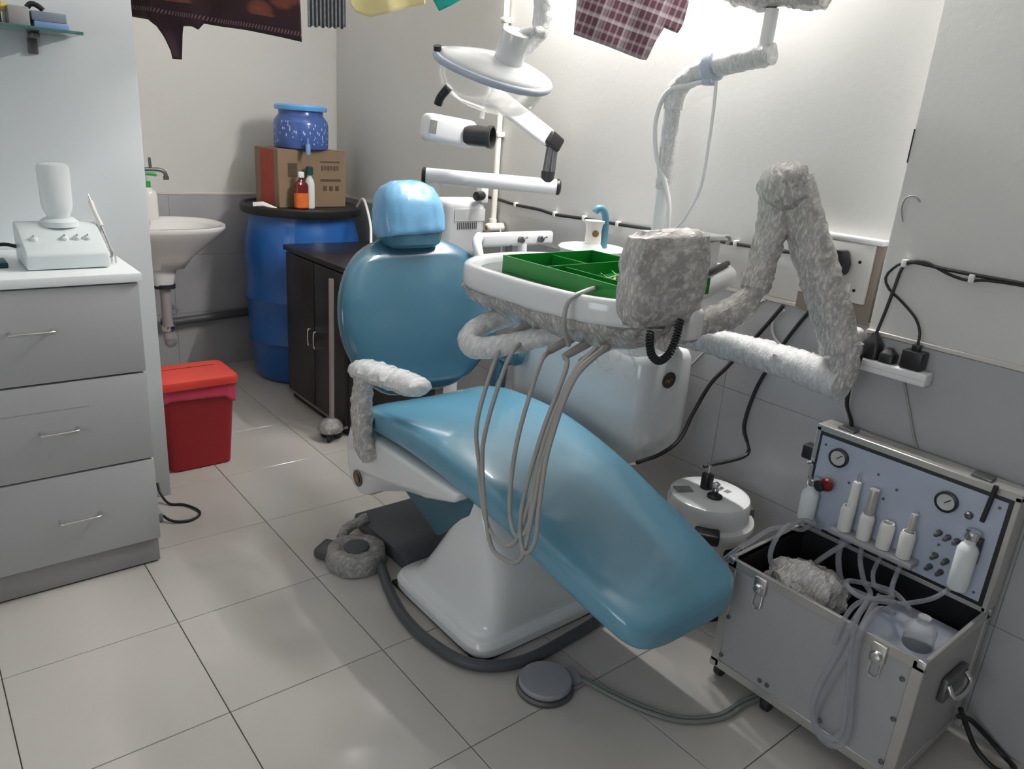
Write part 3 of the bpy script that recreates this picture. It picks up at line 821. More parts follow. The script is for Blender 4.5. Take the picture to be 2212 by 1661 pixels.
# dangling hoses
HX = .115
hp = [
    [(.22, .24, .875), (.17, .215, .84), (HX, .20, .70), (HX, .185, .60), (HX - .005, .145, .485), (HX - .01, .085, .452), (HX - .01, .03, .475), (HX, .005, .58), (HX + .01, -.008, .70), (HX + .05, -.03, .86), (.24, -.02, .915)],
    [(.22, .19, .875), (.16, .165, .84), (HX, .165, .70), (HX - .005, .165, .60), (HX - .012, .115, .445), (HX - .016, .055, .425), (HX - .012, .0, .455), (HX, -.012, .58), (HX + .01, -.018, .70), (HX + .05, -.035, .86), (.25, -.03, .915)],
    [(.22, .10, .875), (.16, .06, .86), (HX, .055, .72), (HX - .005, .062, .60), (HX - .008, .05, .52), (HX - .01, .02, .495), (HX - .005, -.005, .53), (HX, -.005, .60), (HX + .01, -.012, .72), (HX + .05, -.03, .86), (.25, -.02, .915)],
    [(.225, .055, .875), (.18, .0, .87), (HX + .01, -.005, .74), (HX - .005, .015, .60), (HX - .012, .012, .52), (HX - .016, -.012, .475), (HX - .01, -.035, .51), (HX, -.028, .60), (HX + .01, -.03, .72), (HX + .05, -.04, .86), (.26, -.03, .915)],
]
for p in hp:
    tube('hose', p, .0050, 'hose_grey', deliv, n=10, step=.012)
# loose cord over the rim
tube('hose', [(.33, .08, 1.012), (.27, .055, 1.014), (.214, .045, 1.0), (.200, .04, .955), (.23, .05, .90)], .005, 'hose_grey', deliv, n=8, step=.008)
# coiled black cord
def coil():
    path = spline([(.318, -.09, .955), (.322, -.09, .928), (.335, -.09, .902), (.362, -.09, .888), (.390, -.09, .902), (.403, -.09, .932), (.410, -.09, .972)], .004)
    L = [0]
    for a, b in zip(path, path[1:]): L.append(L[-1] + (b - a).length)
    bm = NB(); pts = []
    turns = 30; n = turns * 10
    for i in range(n + 1):
        s = L[-1] * i / n
        k = max(j for j in range(len(L)) if L[j] <= s + 1e-9); k = min(k, len(path) - 2)
        p = path[k].lerp(path[k + 1], (s - L[k]) / max(1e-6, L[k + 1] - L[k]))
        d = (path[k + 1] - path[k]).normalized()
        u = Vector((0, 1, 0)); v = d.cross(u)
        a = 2 * math.pi * turns * i / n
        pts.append(p + (u * math.cos(a) + v * math.sin(a)) * .0068)
    a_tube(bm, pts, .0025, 6, smooth_path=False)
    return emit_obj('coiled_cord', bm, 'black_rubber', deliv)
coil()
# hanging cling film scraps below the table
for (x, y, z, s) in [(.33, .0, .872, .045), (.40, .10, .855, .05)]:
    bm = NB()
    bmesh.ops.create_icosphere(bm, subdivisions=4, radius=s)
    for v in bm.verts: v.co = Vector((v.co.x * .9 + x, v.co.y * .8 + y, v.co.z * .75 + z))
    crumple(bm, .02, 26, x * 30)
    emit_obj('film_scrap', bm, 'film_clear', deliv)

# green instrument tray lying on the table
gt = thing('green_tray', 'green plastic compartment tray lying on the white instrument table', 'tray', (.465, .20, .991))
GX0, GX1, GY0, GY1, GZ0, GZ1 = .315, .62, .005, .395, .9915, 1.030
bm = NB(); a_box(bm, (GX0 + .012, GY0 + .012, GZ0), (GX1 - .012, GY1 - .012, GZ0 + .003), .001, 1)
emit_obj('tray_floor', bm, 'green_plastic', gt)
def wallp(name, p, q, t=.0025, z1=GZ1):
    p, q = Vector(p), Vector(q); d = (q - p).normalized(); nrm = Vector((-d.y, d.x, 0))
    bm = NB()
    lean = .010
    vs = []
    for z, o in ((GZ0, 0), (z1, 1)):
        for e in (p, q):
            for s in (-t, t): vs.append(bm.verts.new((e.x + nrm.x * s, e.y + nrm.y * s, z)))
    for f in ((0, 1, 3, 2), (4, 6, 7, 5), (0, 2, 6, 4), (1, 5, 7, 3), (0, 4, 5, 1), (2, 3, 7, 6)):
        bm.faces.new([vs[i] for i in f])
    return emit_obj(name, bm, 'green_plastic', gt)
for a, b in (((GX0, GY0, 0), (GX0, GY1, 0)), ((GX1, GY0, 0), (GX1, GY1, 0)), ((GX0, GY0, 0), (GX1, GY0, 0)), ((GX0, GY1, 0), (GX1, GY1, 0))):
    wallp('tray_wall', a, b)
wallp('divider', (GX0, .265, 0), (GX1, .265, 0), .002, GZ1 - .006)
wallp('divider', (.475, .265, 0), (.475, GY1, 0), .002, GZ1 - .006)
wallp('divider', (.40, GY0, 0), (.40, .265, 0), .002, GZ1 - .010)
for i, (a, b, m, lab) in enumerate([((.43, .10), (.50, .235), 'chrome', 'thin steel probe lying in the green tray, nearest the divider'),
                               ((.45, .07), (.53, .22), 'green_cap', 'light green handled probe lying in the green tray'),
                               ((.42, .16), (.545, .205), 'chrome', 'steel mirror handle lying crosswise in the green tray'),
                               ((.415, .12), (.455, .15), 'lid_yellow', 'short yellow banded tool in the green tray'),
                               ((.47, .05), (.57, .19), 'steel_dark', 'dark steel forceps lying in the green tray')]):
    z = GZ0 + .008 + .003 * i
    bm = NB(); a_cyl(bm, (a[0], a[1], z), (b[0], b[1], z), .003, .0035, 10); a_cyl(bm, (b[0], b[1], z), (b[0] + (b[0] - a[0]) * .15, b[1] + (b[1] - a[1]) * .15, z + .004), .0022, .001, 8)
    tag(emit_obj('dental_instrument', bm, m), lab, 'instrument', 'instruments in the green tray')
# white control box held by a bracket on the lamp pole
wbx = thing('control_box', 'white plastic control box with hinged lid behind the wrapped viewer', 'box', (.82, .22, 1.0))
box('body', (.755, .185, .985), (.895, .30, 1.078), 'plate_white', wbx, .005)
box('lid', (.748, .177, 1.080), (.903, .307, 1.094), 'white_plastic', wbx, .005)
tube('clip', [(.903, .19, 1.088), (.922, .185, 1.090), (.928, .183, 1.080), (.918, .183, 1.070)], .005, 'hose_grey', wbx, n=10, step=.005)
tube('bracket', [(.86, .295, 1.01), (.90, .36, 1.01), (.945, .435, 1.01)], .009, 'white_plastic', wbx, n=12)
bm = NB(); a_cyl(bm, (.68, .070, 1.020), (.872, .138, 1.027), .0075, None, 14, .002); a_cyl(bm, (.655, .061, 1.018), (.682, .071, 1.020), .003, .0055, 10)
tag(emit_obj('black_handle_tool', bm, 'black_plastic'), 'dark handled tool resting on the right rim of the instrument table', 'tool')

# ================================================================== X-RAY UNIT behind the chair
xr = thing('xray_unit', 'white dental x-ray machine with black-capped jointed arms behind the chair', 'x-ray machine', (.82, 1.33, 0))
cyl('column', (.83, 1.33, .06), (.83, 1.33, .90), .028, 'xray_white', xr, n=24)
box('generator', (.745, 1.29, .845), (.935, 1.40, 1.065), 'xray_white', xr, .03, 4)
for k in range(11):
    box('vent_slot', (.80 + k * .0085, 1.2885, .955), (.8035 + k * .0085, 1.2905, .980), 'steel_dark', xr, 0)
box('generator_panel', (.785, 1.2875, .985), (.925, 1.2895, 1.03), 'white_gloss', xr, .0005, 1)
A, B_ = Vector((.665, 1.31, 1.146)), Vector((1.045, 1.03, 1.138))
cyl('lower_arm', A, B_, .027, 'xray_white', xr, n=28)
dA = (B_ - A).normalized()
lathe('arm_cap', [(.001, 0), (.02, .001), (.0285, .006), (.0285, .016), (.001, .016)], A - dA * .014, 'black_plastic', xr, 28, dA)
lathe('arm_cap', [(.001, 0), (.0285, 0), (.0285, .010), (.02, .016), (.001, .017)], B_ - dA * .001, 'black_plastic', xr, 28, dA)
cyl('arm_post', A + dA * .035 + Vector((0, 0, -.09)), A + dA * .035 + Vector((0, 0, -.02)), .019, 'xray_white', xr, n=20)
cyl('arm_knob', (.905, 1.285, 1.080), (.865, 1.27, 1.078), .017, 'black_plastic', xr, n=20, bev=.003)
box('arm_bracket', (.90, 1.285, 1.05), (.935, 1.32, 1.112), 'xray_white', xr, .006)
E1 = B_ - dA * .035
cyl('elbow_knuckle', E1 + Vector((0, 0, .015)), E1 + Vector((0, 0, .052)), .024, 'black_plastic', xr, n=22)
cyl('elbow_link', E1 + Vector((-.008, .004, .04)), E1 + Vector((.0, 0, .135)), .0125, 'steel_dark', xr, n=16)
cyl('elbow_link', E1 + Vector((.012, -.006, .04)), E1 + Vector((.018, -.004, .135)), .0125, 'steel_dark', xr, n=16)
E2 = E1 + Vector((.012, 0, .155))
mt = Matrix.Translation(E2) @ Vector((.85, -.1, -.5)).to_track_quat('X', 'Z').to_matrix().to_4x4()
box('elbow_block', (-.035, -.022, -.027), (.032, .022, .027), 'black_plastic', xr, .010, 3, mt)
E3 = Vector((.79, 1.12, 1.435))
dU = (E3 - E2)
mt = Matrix.Translation(E2) @ dU.to_track_quat('X', 'Z').to_matrix().to_4x4()
box('upper_arm', (.02, -.016, -.033), (dU.length, .016, .030), 'xray_white', xr, .008, 3, mt)
cyl('hanger', (.79, 1.13, 1.455), (.775, 1.14, 1.35), .008, 'xray_white', xr, n=14)
# tube head with cone
hd = Matrix.Translation((.675, 1.20, 1.305)) @ Matrix.Rotation(math.radians(-18), 4, 'Z') @ Matrix.Rotation(math.radians(6), 4, 'Y')
box('tube_head', (-.085, -.05, -.046), (.095, .05, .044), 'xray_white', xr, .022, 4, hd)
box('head_grille', (-.074, -.0515, -.020), (-.050, -.049, .022), 'label_grey', xr, .0005, 1, hd)
def hp_(x, y, z): return hd @ Vector((x, y, z))
ax = Vector((.55, -.82, -.02)).normalized()
c0 = hp_(.062, -.030, -.004)
bm = NB(); a_lathe(bm, [(.034, 0), (.034, .078), (.038, .080), (.038, .094), (.033, .094), (.031, .06), (.001, .058)], c0, 30, ax)
emit_obj('beam_cone', bm, 'cone_black', xr)
# wheeled foot
for tx, ty in ((.56, 1.62), (1.04, 1.52), (1.02, 1.12), (.66, 1.14)):
    cyl('foot_bar', (.83, 1.33, .065), (tx, ty, .065), .016, 'xray_white', xr, n=14)
    lathe('castor', [(.001, -.01), (.022, -.01), (.025, 0), (.022, .01), (.001, .01)], (tx, ty, .0255), 'black_rubber', xr, 20, (1, .3, 0))
    cyl('castor_stem', (tx, ty, .045), (tx, ty, .066), .010, 'steel_dark', xr, n=10)

# ================================================================== DRIP-POLE STAND by the dark cupboard
st = thing('wheeled_stand', 'slim steel pole stand on a dusty black castor foot beside the dark cupboard', 'stand', (.498, 1.735, 0))
cyl('pole', (.505, 1.735, .075), (.505, 1.735, .70), .0105, 'stand_steel', st, n=16)
bm = NB(); a_lathe(bm, [(.012, .098), (.03, .09), (.05, .072), (.055, .05), (.05, .04), (.001, .038)], (.498, 1.735, 0), 28)
crumple(bm, .004, 40, 1); emit_obj('hub_cover', bm, 'wrap_dusty', st)
for k in range(3):
    a = 2.0 + k * 2.094
    x, y = .498 + .032 * math.cos(a), 1.735 + .032 * math.sin(a)
    cyl('castor_wheel', (x - .008 * math.sin(a), y + .008 * math.cos(a), .02), (x + .008 * math.sin(a), y - .008 * math.cos(a), .02), .02, 'black_rubber', st, n=18, bev=.003)
    cyl('castor_fork', (x, y, .025), (x, y, .05), .006, 'black_plastic', st, n=10)

# ================================================================== DARK CUPBOARD
dk = thing('dark_cupboard', 'dark brown two-door cupboard standing in front of the blue barrel', 'cupboard', (.79, 2.02, 0))
box('carcass', (.575, 1.72, .035), (1.02, 2.315, .722), 'ebony', dk, .002)
box('top', (.553, 1.70, .722), (1.03, 2.335, .745), 'ebony', dk, .003)
for y0, y1, yh in ((1.722, 2.012, 1.985), (2.018, 2.313, 2.045)):
    d = box('door', (.558, y0, .05), (.5745, y1, .715), 'ebony', dk, .002)
    tube('handle', [(.558, yh, .335), (.545, yh, .335), (.541, yh, .35), (.541, yh, .395), (.545, yh, .41), (.558, yh, .41)], .0045, 'chrome', d, n=10, step=.006)
box('plinth', (.58, 1.725, 0), (1.0, 2.31, .036), 'ebony', dk, .001)
box('bottom_edge', (.556, 1.722, .038), (.5745, 2.313, .049), 'ebony_edge', dk, .001)

# ================================================================== BLUE BARREL with things on it
bar_ = thing('blue_barrel', 'large blue plastic drum with black clamp lid in the back corner', 'barrel', (.79, 2.655, 0))
BCX, BCY = .79, 2.655
bm = NB()
prof = [(.20, 0), (.235, .004), (.25, .02), (.262, .10), (.268, .20), (.275, .205), (.277, .215), (.270, .222), (.278, .35), (.285, .42), (.290, .426), (.292, .436), (.286, .444), (.286, .52), (.290, .60), (.290, .68), (.284, .74), (.268, .80), (.262, .83), (.262, .85)]
a_lathe(bm, prof, (BCX, BCY, 0), 64)
# moulded shoulder scallops
for v in bm.verts:
    if v.co.z > .5:
        a = math.atan2(v.co.y - BCY, v.co.x - BCX)
        k = 1 - .03 * (math.sin(a * 3 + .6) > .1) * min(1, (v.co.z - .5) / .2)
        v.co.x = BCX + (v.co.x - BCX) * k; v.co.y = BCY + (v.co.y - BCY) * k
emit_obj('drum', bm, 'barrel_blue', bar_, angle=55)
lathe('lid', [(.255, .846), (.292, .850), (.298, .86), (.298, .885), (.290, .893), (.275, .893), (.268, .884), (.001, .884)], (BCX, BCY, 0), 'barrel_lid', bar_, 64)
ZL = .8845
# carton on the lid
ca = thing('cardboard_carton', 'brown cardboard carton with red printed side standing on the black drum lid', 'carton', (.80, 2.66, ZL))
cm = rotz((.80, 2.66, 0), math.radians(5))
box('carton_body', (.615, 2.555, ZL), (.985, 2.795, 1.155), 'carton', ca, .003, 1, cm)
box('carton_flap', (.617, 2.557, 1.155), (.983, 2.793, 1.1585), 'carton', ca, .001, 1, cm)
def deco(name, lo, hi, m): return box(name, lo, hi, m, ca, 0, 1, cm)
deco('print_red', (.6142, 2.60, ZL + .005), (.6152, 2.735, 1.150), 'carton_red')
deco('print_block', (.665, 2.5542, 1.03), (.715, 2.5552, 1.095), 'carton_ink')
deco('print_line', (.84, 2.5542, 1.100), (.95, 2.5552, 1.108), 'carton_ink')
for k in range(6): deco('print_letter', (.845 + k * .017, 2.5542, 1.062 + .003 * (k % 2)), (.857 + k * .017, 2.5552, 1.086), 'carton_ink')
deco('print_line', (.84, 2.5542, 1.010), (.955, 2.5552, 1.022), 'carton_ink')
for k in range(3): deco('print_mark', (.855 + k * .034, 2.5542, .965), (.876 + k * .034, 2.5552, .988), 'carton_ink')
# blue water jar on the carton
jar = thing('water_jar', 'blue patterned water dispenser jar with light blue lid on the cardboard carton', 'jar', (.79, 2.645, 1.159))
bm = NB()
jp = [(.112, 0), (.126, .004), (.130, .015), (.131, .06), (.131, .112), (.126, .132), (.112, .150), (.106, .158), (.106, .178)]
a_lathe(bm, jp, (.79, 2.645, 1.159), 48)
uvl = bm.loops.layers.uv.new('UVMap')
for f in bm.faces:
    for l in f.loops:
        a = math.atan2(l.vert.co.y - 2.645, l.vert.co.x - .79) + math.pi
        if any(abs(a - (math.atan2(k.vert.co.y - 2.645, k.vert.co.x - .79) + math.pi)) > 3 for k in f.loops) and a < 3: a += 2 * math.pi
        l[uvl].uv = (a * .13, l.vert.co.z - 1.159)
emit_obj('jar_body', bm, 'jar_print', jar)
lathe('jar_lid', [(.10, .176), (.122, .178), (.125, .184), (.125, .196), (.118, .203), (.05, .205), (.001, .205)], (.79, 2.645, 1.159), 'jar_lid', jar, 48)
tp = tube('spigot', [(.765, 2.517, 1.180), (.757, 2.495, 1.180), (.752, 2.483, 1.172), (.751, 2.480, 1.140)], .0115, 'box_blue', jar, n=14, step=.006)
cyl('spigot_lever', (.755, 2.49, 1.19), (.752, 2.485, 1.212), .005, 'box_blue', tp, n=10)
# bottles in front of the carton
b1 = thing('syrup_bottle', 'dark red syrup bottle with orange label and white cap on the drum lid', 'bottle', (.715, 2.50, ZL))
bm = NB(); a_super(bm, [(.715, 2.485, ZL + z, w, t, .7) for z, w, t in [(0, .030, .018), (.004, .034, .022), (.07, .034, .022), (.11, .034, .022), (.122, .030, .020), (.132, .016, .014), (.140, .011, .011), (.152, .011, .011)]], 28)
bb = emit_obj('glass', bm, 'syrup_red', b1)
bm = NB(); a_super(bm, [(.715, 2.485, ZL + z, .0346, .0226, .7) for z in (.010, .078)], 28)
emit_obj('label', bm, 'label_orange', bb)
lathe('cap', [(.001, .150), (.015, .150), (.0155, .172), (.013, .176), (.001, .176)], (.715, 2.485, ZL), 'white_plastic', b1, 20)
b2 = thing('teal_cap_bottle', 'small bottle with dark teal cap behind the red syrup bottle', 'bottle', (.765, 2.52, ZL))
lathe('glass', [(.02, 0), (.024, .004), (.024, .12), (.018, .14), (.011, .15), (.011, .165)], (.770, 2.512, ZL), 'bottle_clear', b2, 22)
lathe('cap', [(.001, .160), (.018, .160), (.018, .195), (.012, .20), (.001, .20)], (.770, 2.512, ZL), 'cap_teal', b2, 20)
bm = NB()
P_ = [[(x - .07, y - .02, z) for x, y, z in r_] for r_ in [[(.575, 2.58, .010), (.610, 2.54, .016), (.650, 2.49, .006)], [(.585, 2.61, .022), (.62, 2.565, .030), (.665, 2.51, .008)], [(.60, 2.635, .012), (.635, 2.59, .02), (.675, 2.54, .006)]]]
vv = [[bm.verts.new((x, y, ZL + z)) for x, y, z in r] for r in P_]
for i in range(2):
    for j in range(2): bm.faces.new((vv[i][j], vv[i][j + 1], vv[i + 1][j + 1], vv[i + 1][j]))
r = bmesh.ops.extrude_face_region(bm, geom=bm.faces[:])
for v in r['geom']:
    if isinstance(v, bmesh.types.BMVert): v.co.z -= .004
bmesh.ops.subdivide_edges(bm, edges=bm.edges[:], cuts=2, use_grid_fill=True)
tag(emit_obj('paper_scrap', bm, 'paper_white'), 'crumpled white paper scrap lying on the rim of the drum lid', 'paper')

# ================================================================== RED BIN
bn = thing('pedal_bin', 'red plastic waste bin with flat lid and pink liner by the partition', 'bin', (-.045, 1.80, 0))
bm = NB(); a_super(bm, [(-.045, 1.80, z, w, t, .22) for z, w, t in [(0, .108, .078), (.006, .114, .084), (.15, .124, .092), (.315, .134, .100), (.32, .136, .102)]], 44)
emit_obj('bin_body', bm, 'bin_red', bn)
bm = NB(); rings = []
n = 44
for lev in range(4):
    ring = []
    for k in range(n):
        a = 2 * math.pi * k / n; ca, sa = math.cos(a), math.sin(a)
        drop = .045 + .03 * math.sin(a * 1.0 - .7) ** 2 + .010 * math.sin(a * 5)
        z = .345 - lev / 3 * drop
        w = .140 + .003 * math.sin(a * 9 + lev)
        ring.append(Vector((-.045 + w * math.copysign(abs(ca) ** .22, ca), 1.80 + (w - .035) * math.copysign(abs(sa) ** .22, sa), z)))
    rings.append(ring)
a_rings(bm, rings, cap=False)
bmesh.ops.subdivide_edges(bm, edges=bm.edges[:], cuts=1, use_grid_fill=True)
crumple(bm, .003, 40, 1)
lin = emit_obj('liner', bm, 'bag_pink', bn)
sm = lin.modifiers.new('Solidify', 'SOLIDIFY'); sm.thickness = .0015
bm = NB(); a_super(bm, [(-.045, 1.80, z, w, t, .22) for z, w, t in [(.335, .146, .113), (.338, .149, .116), (.358, .149, .116), (.366, .145, .112), (.370, .13, .10)]], 44)
ld = emit_obj('lid', bm, 'bin_lid', bn)
box('lid_hinge_line', (-.15, 1.84, .3695), (.06, 1.843, .3715), 'bin_red', ld, 0)

# ================================================================== SINK in the alcove
sk = thing('wash_basin', 'white ceramic pedestal wash basin on the alcove wall', 'sink', (.09, 2.62, 0))
bm = NB()
def skr(x0, x1, hy, z, e=.75): return ((x0 + x1) / 2, 2.66, z, (x1 - x0) / 2, hy, e)
a_super(bm, [skr(.04, .20, .07, .60), skr(.02, .235, .10, .65), skr(-.06, .29, .15, .70), skr(-.15, .345, .20, .75), skr(-.187, .378, .228, .782), skr(-.19, .386, .235, .796), skr(-.187, .383, .232, .806),
             skr(-.16, .365, .212, .806), skr(-.12, .34, .19, .79), skr(-.08, .30, .15, .73), skr(-.02, .22, .09, .69)], 52)
emit_obj('basin', bm, 'ceramic', sk, angle=60)
bm = NB(); a_super(bm, [(.105, 2.66, z, w, w * .8, .8) for z, w in [(.60, .062), (.55, .05), (.52, .045)]], 24)
emit_obj('neck', bm, 'ceramic', sk)
cyl('drain_collar', (.11, 2.66, .505), (.11, 2.66, .525), .046, 'black_rubber', sk, n=22)
cyl('drain_pipe', (.11, 2.66, .26), (.11, 2.66, .506), .024, 'sink_pipe', sk, n=18)
tube('drain_trap', [(.11, 2.66, .27), (.115, 2.67, .235), (.14, 2.72, .225), (.15, 2.78, .25), (.152, 2.85, .265)], .022, 'sink_pipe', sk, n=16)
lathe('trap_nut', [(.001, 0), (.03, 0), (.032, .006), (.032, .022), (.001, .024)], (.11, 2.66, .30), 'chrome', sk, 12)
tp = thing('basin_tap', 'grey basin tap on the alcove wall above the wash basin', 'tap', (PX, 2.70, 1.04))
tube('spout', [(PX, 2.70, 1.035), (-.05, 2.70, 1.035), (.10, 2.70, 1.038), (.14, 2.70, 1.036), (.158, 2.70, 1.024), (.161, 2.70, 1.008)], .009, 'steel_dark', tp, n=14, step=.01)
cyl('aerator', (.161, 2.70, 1.010), (.161, 2.70, .994), .012, 'steel_dark', tp, n=16)
cyl('lever', (.098, 2.70, 1.04), (.096, 2.70, 1.09), .006, 'steel_dark', tp, n=12)
sp = thing('soap_bottle', 'white hand-wash bottle with green pump standing on the wash basin', 'bottle', (.085, 2.80, .807))
bm = NB(); a_super(bm, [(.10, 2.79, .8065 + z, w, t, .8) for z, w, t in [(0, .036, .026), (.005, .040, .029), (.10, .040, .029), (.125, .036, .027), (.138, .022, .02), (.145, .014, .014)]], 26)
emit_obj('bottle_body', bm, 'ceramic', sp)
cyl('pump_collar', (.10, 2.79, .951), (.10, 2.79, .978), .015, 'green_cap', sp, n=18)
cyl('pump_stem', (.10, 2.79, .977), (.10, 2.79, 1.008), .004, 'clip_white', sp, n=10)
tube('pump_head', [(.092, 2.79, 1.010), (.105, 2.79, 1.012), (.135, 2.785, 1.010), (.14, 2.785, 1.003)], .008, 'green_cap', sp, n=12, step=.006)
wpp = thing('waste_pipe', 'dark drain pipe running along the foot of the back wall', 'pipe', (.35, 2.93, .26))
cyl('pipe_run', (.152, 2.918, .267), (.595, 2.930, .285), .021, 'hose_dark', wpp, n=18)
lathe('pipe_socket', [(.001, 0), (.027, 0), (.028, .004), (.028, .04), (.001, .042)], (.15, 2.918, .266), 'black_plastic', wpp, 18, (1, .018, .05))
vl = thing('stop_valve', 'small chrome stop valve on the back wall beside the barrel', 'valve', (.21, 2.94, .345))
cyl('valve_body', (.205, 2.960, .345), (.205, 2.925, .345), .012, 'chrome', vl, n=14)
cyl('valve_handle', (.19, 2.922, .362), (.232, 2.922, .322), .007, 'brushed', vl, n=12)

# ================================================================== DRAWER CABINET
DX0, DX1, DYF, DYB, DZT = -1.02, -.352, 1.118, 1.545, .89
dc = thing('drawer_cabinet', 'grey laminate three-drawer cabinet with white top against the partition', 'cabinet', ((DX0 + DX1) / 2, 1.33, 0))
box('carcass', (DX0 + .004, DYF + .022, .06), (DX1 - .004, DYB, .866), 'laminate_grey', dc, .002)
box('worktop', (DX0 - .005, DYF - .008, .866), (DX1 + .008, DYB + .004, .891), 'laminate_white', dc, .003)
box('plinth', (DX0 + .006, DYF + .014, .006), (DX1 - .004, DYB, .082), 'plinth_grey', dc, .001)
box('shadow_gap', (DX0 + .012, DYF + .02, .0), (DX1 - .012, DYB - .01, .008), 'dark_gap', dc, 0)
zz = [.085, .349, .612, .864]
hxs = [(-.665, -.545), (-.69, -.57), (-.74, -.62)]
for i in range(3):
    d = box('drawer_front', (DX0, DYF, zz[i] + .0025), (DX1, DYF + .021, zz[i + 1] - .0025), 'laminate_grey', dc, .002)
    xa, xb = ((-.603, -.508), (-.622, -.537), (-.66, -.565))[i]
    zh = (.215, .480, .755)[i]
    tube('handle', [(xa, DYF, zh), (xa, DYF - .020, zh), (xa + .008, DYF - .028, zh), (xb - .008, DYF - .028, zh), (xb, DYF - .020, zh), (xb, DYF, zh)], .0042, 'brushed', d, n=10, step=.006)
box('panel_seam', (DX0 + .01, DYF - .0004, .536), (DX1 - .15, DYF + .001, .5372), 'plinth_grey', dc, 0)

# scaler device with bottle on the cabinet
sc_ = thing('ultrasonic_scaler', 'white ultrasonic scaler with upturned water bottle on the drawer cabinet', 'dental device', (-.49, 1.29, .891))
bm = NB()
yz = [(1.20, .893), (1.20, .932), (1.215, .942), (1.345, .996), (1.375, .996), (1.385, .985), (1.385, .893)]
a_ = [bm.verts.new((-.592, y, z)) for y, z in yz]; b_ = [bm.verts.new((-.398, y, z)) for y, z in yz]
for i in range(len(yz)):
    j = (i + 1) % len(yz); bm.faces.new((a_[i], a_[j], b_[j], b_[i]))
bm.faces.new(a_[::-1]); bm.faces.new(b_)
bmesh.ops.bevel(bm, geom=bm.edges[:], offset=.006, segments=3, affect='EDGES', profile=.5)
sb = emit_obj('housing', bm, 'device_white', sc_, angle=50)
sl = Vector((0, .13, .054)).normalized(); sn = Vector((0, -.054, .13)).normalized()
for xk in (-.562, -.492, -.462, -.437):
    c = Vector((xk, 1.262, .9615))
    lathe('knob', [(.010, 0), (.0095, .005), (.007, .008), (.001, .0085)], c, 'device_white', sb, 18, sn)
    box('knob_mark', (xk - .001, 1.253, .971), (xk + .001, 1.262, .9745), 'label_grey', sb, 0)
lathe('bottle_seat', [(.046, 0), (.046, .014), (.036, .022), (.001, .022)], (-.487, 1.345, .985), 'device_white', sc_, 30)
lathe('water_bottle', [(.026, 0), (.028, .012), (.032, .022), (.036, .032), (.038, .045), (.039, .135), (.036, .147), (.024, .153), (.001, .154)], (-.487, 1.345, 1.0), 'bottle_clear', sc_, 30)
tube('handpiece', [(-.402, 1.36, 1.05), (-.397, 1.345, 1.02), (-.388, 1.325, .985)], .0065, 'offwhite', sc_, n=12, step=.006)
bm = NB(); a_cyl(bm, (-.402, 1.36, 1.048), (-.405, 1.368, 1.068), .004, .0015, 10); emit_obj('scaler_tip', bm, 'brushed', sc_)
tube('handpiece_cord', [(-.388, 1.325, .985), (-.380, 1.31, .95), (-.372, 1.30, .91), (-.378, 1.34, .8955), (-.40, 1.40, .8955)], .003, 'hose_grey', sc_, n=8, step=.006)
box('handpiece_rest', (-.398, 1.325, .955), (-.383, 1.355, .99), 'device_white', sc_, .004)
tube('power_lead', [(-.592, 1.36, .93), (-.62, 1.37, .935), (-.66, 1.375, .925), (-.70, 1.38, .898), (-.78, 1.40, .896)], .005, 'cord_black', sc_, n=8, step=.01)
for k in range(3):
    bm = NB(); a_tube(bm, [(-.388 + .006 * k, 1.285 - .02 * k, .8955), (-.383 + .007 * k, 1.31 - .01 * k, .912), (-.392 + .007 * k, 1.335, .935 + .008 * k)], .0022, 6, .006)
    tag(emit_obj('scaler_tip_wrench', bm, 'brushed'), ('steel probe leaning on the scaler, nearest the cabinet edge', 'steel probe leaning on the scaler, middle one', 'steel probe leaning on the scaler, farthest from it')[k], 'instrument', 'probes by the scaler')
tag(box('teal_packet', (-.70, 1.26, .8915), (-.625, 1.34, .905), 'cap_teal', bev=.003), 'teal packet lying at the left of the scaler', 'packet')

# glass shelf with boxes on the partition
gs = thing('glass_shelf', 'green-edged glass shelf on a dark bracket on the partition', 'shelf', (-.65, 1.48, 1.47))
box('glass_pane', (-.98, 1.385, 1.478), (-.372, 1.549, 1.486), 'glass_green', gs, .001, 1)
for xb in (-.47, -.88):
    bk = box('bracket', (xb - .010, 1.47, 1.464), (xb + .010, 1.5515, 1.4775), 'steel_dark', gs, .003)
    box('bracket_foot', (xb - .012, 1.538, 1.425), (xb + .012, 1.5515, 1.466), 'steel_dark', bk, .003)
ZS = 1.4865
tag(box('storage_box', (-.478, 1.42, ZS), (-.398, 1.53, ZS + .016), 'box_blue', bev=.002), 'flat blue box at the right end of the glass shelf, lower of two', 'box')
tag(box('storage_box', (-.482, 1.422, ZS + .0165), (-.402, 1.53, ZS + .040), 'box_slate', bev=.002), 'slate grey box stacked on the blue box on the glass shelf', 'box')
tag(box('storage_box', (-.535, 1.41, ZS), (-.488, 1.52, ZS + .045), 'box_grey', bev=.003), 'mottled grey box between brown jar and blue box on the shelf', 'box')
jb = thing('brown_jar', 'brown glass jar with yellow lid at the left of the glass shelf', 'jar', (-.57, 1.45, ZS))
lathe('jar_glass', [(.024, 0), (.026, .004), (.026, .045), (.02, .052), (.018, .056)], (-.572, 1.45, ZS), 'box_brown', jb, 24)
lathe('jar_lid', [(.001, 0), (.012, 0), (.012, .008), (.001, .009)], (-.545, 1.435, ZS + .040), 'lid_yellow', jb, 20, (1, -1, 0))
bm = NB(); a_tube(bm, [(-.485, 1.46, ZS + .048), (-.475, 1.455, ZS + .058), (-.46, 1.452, ZS + .054), (-.45, 1.45, ZS + .045)], .007, 10, .005)
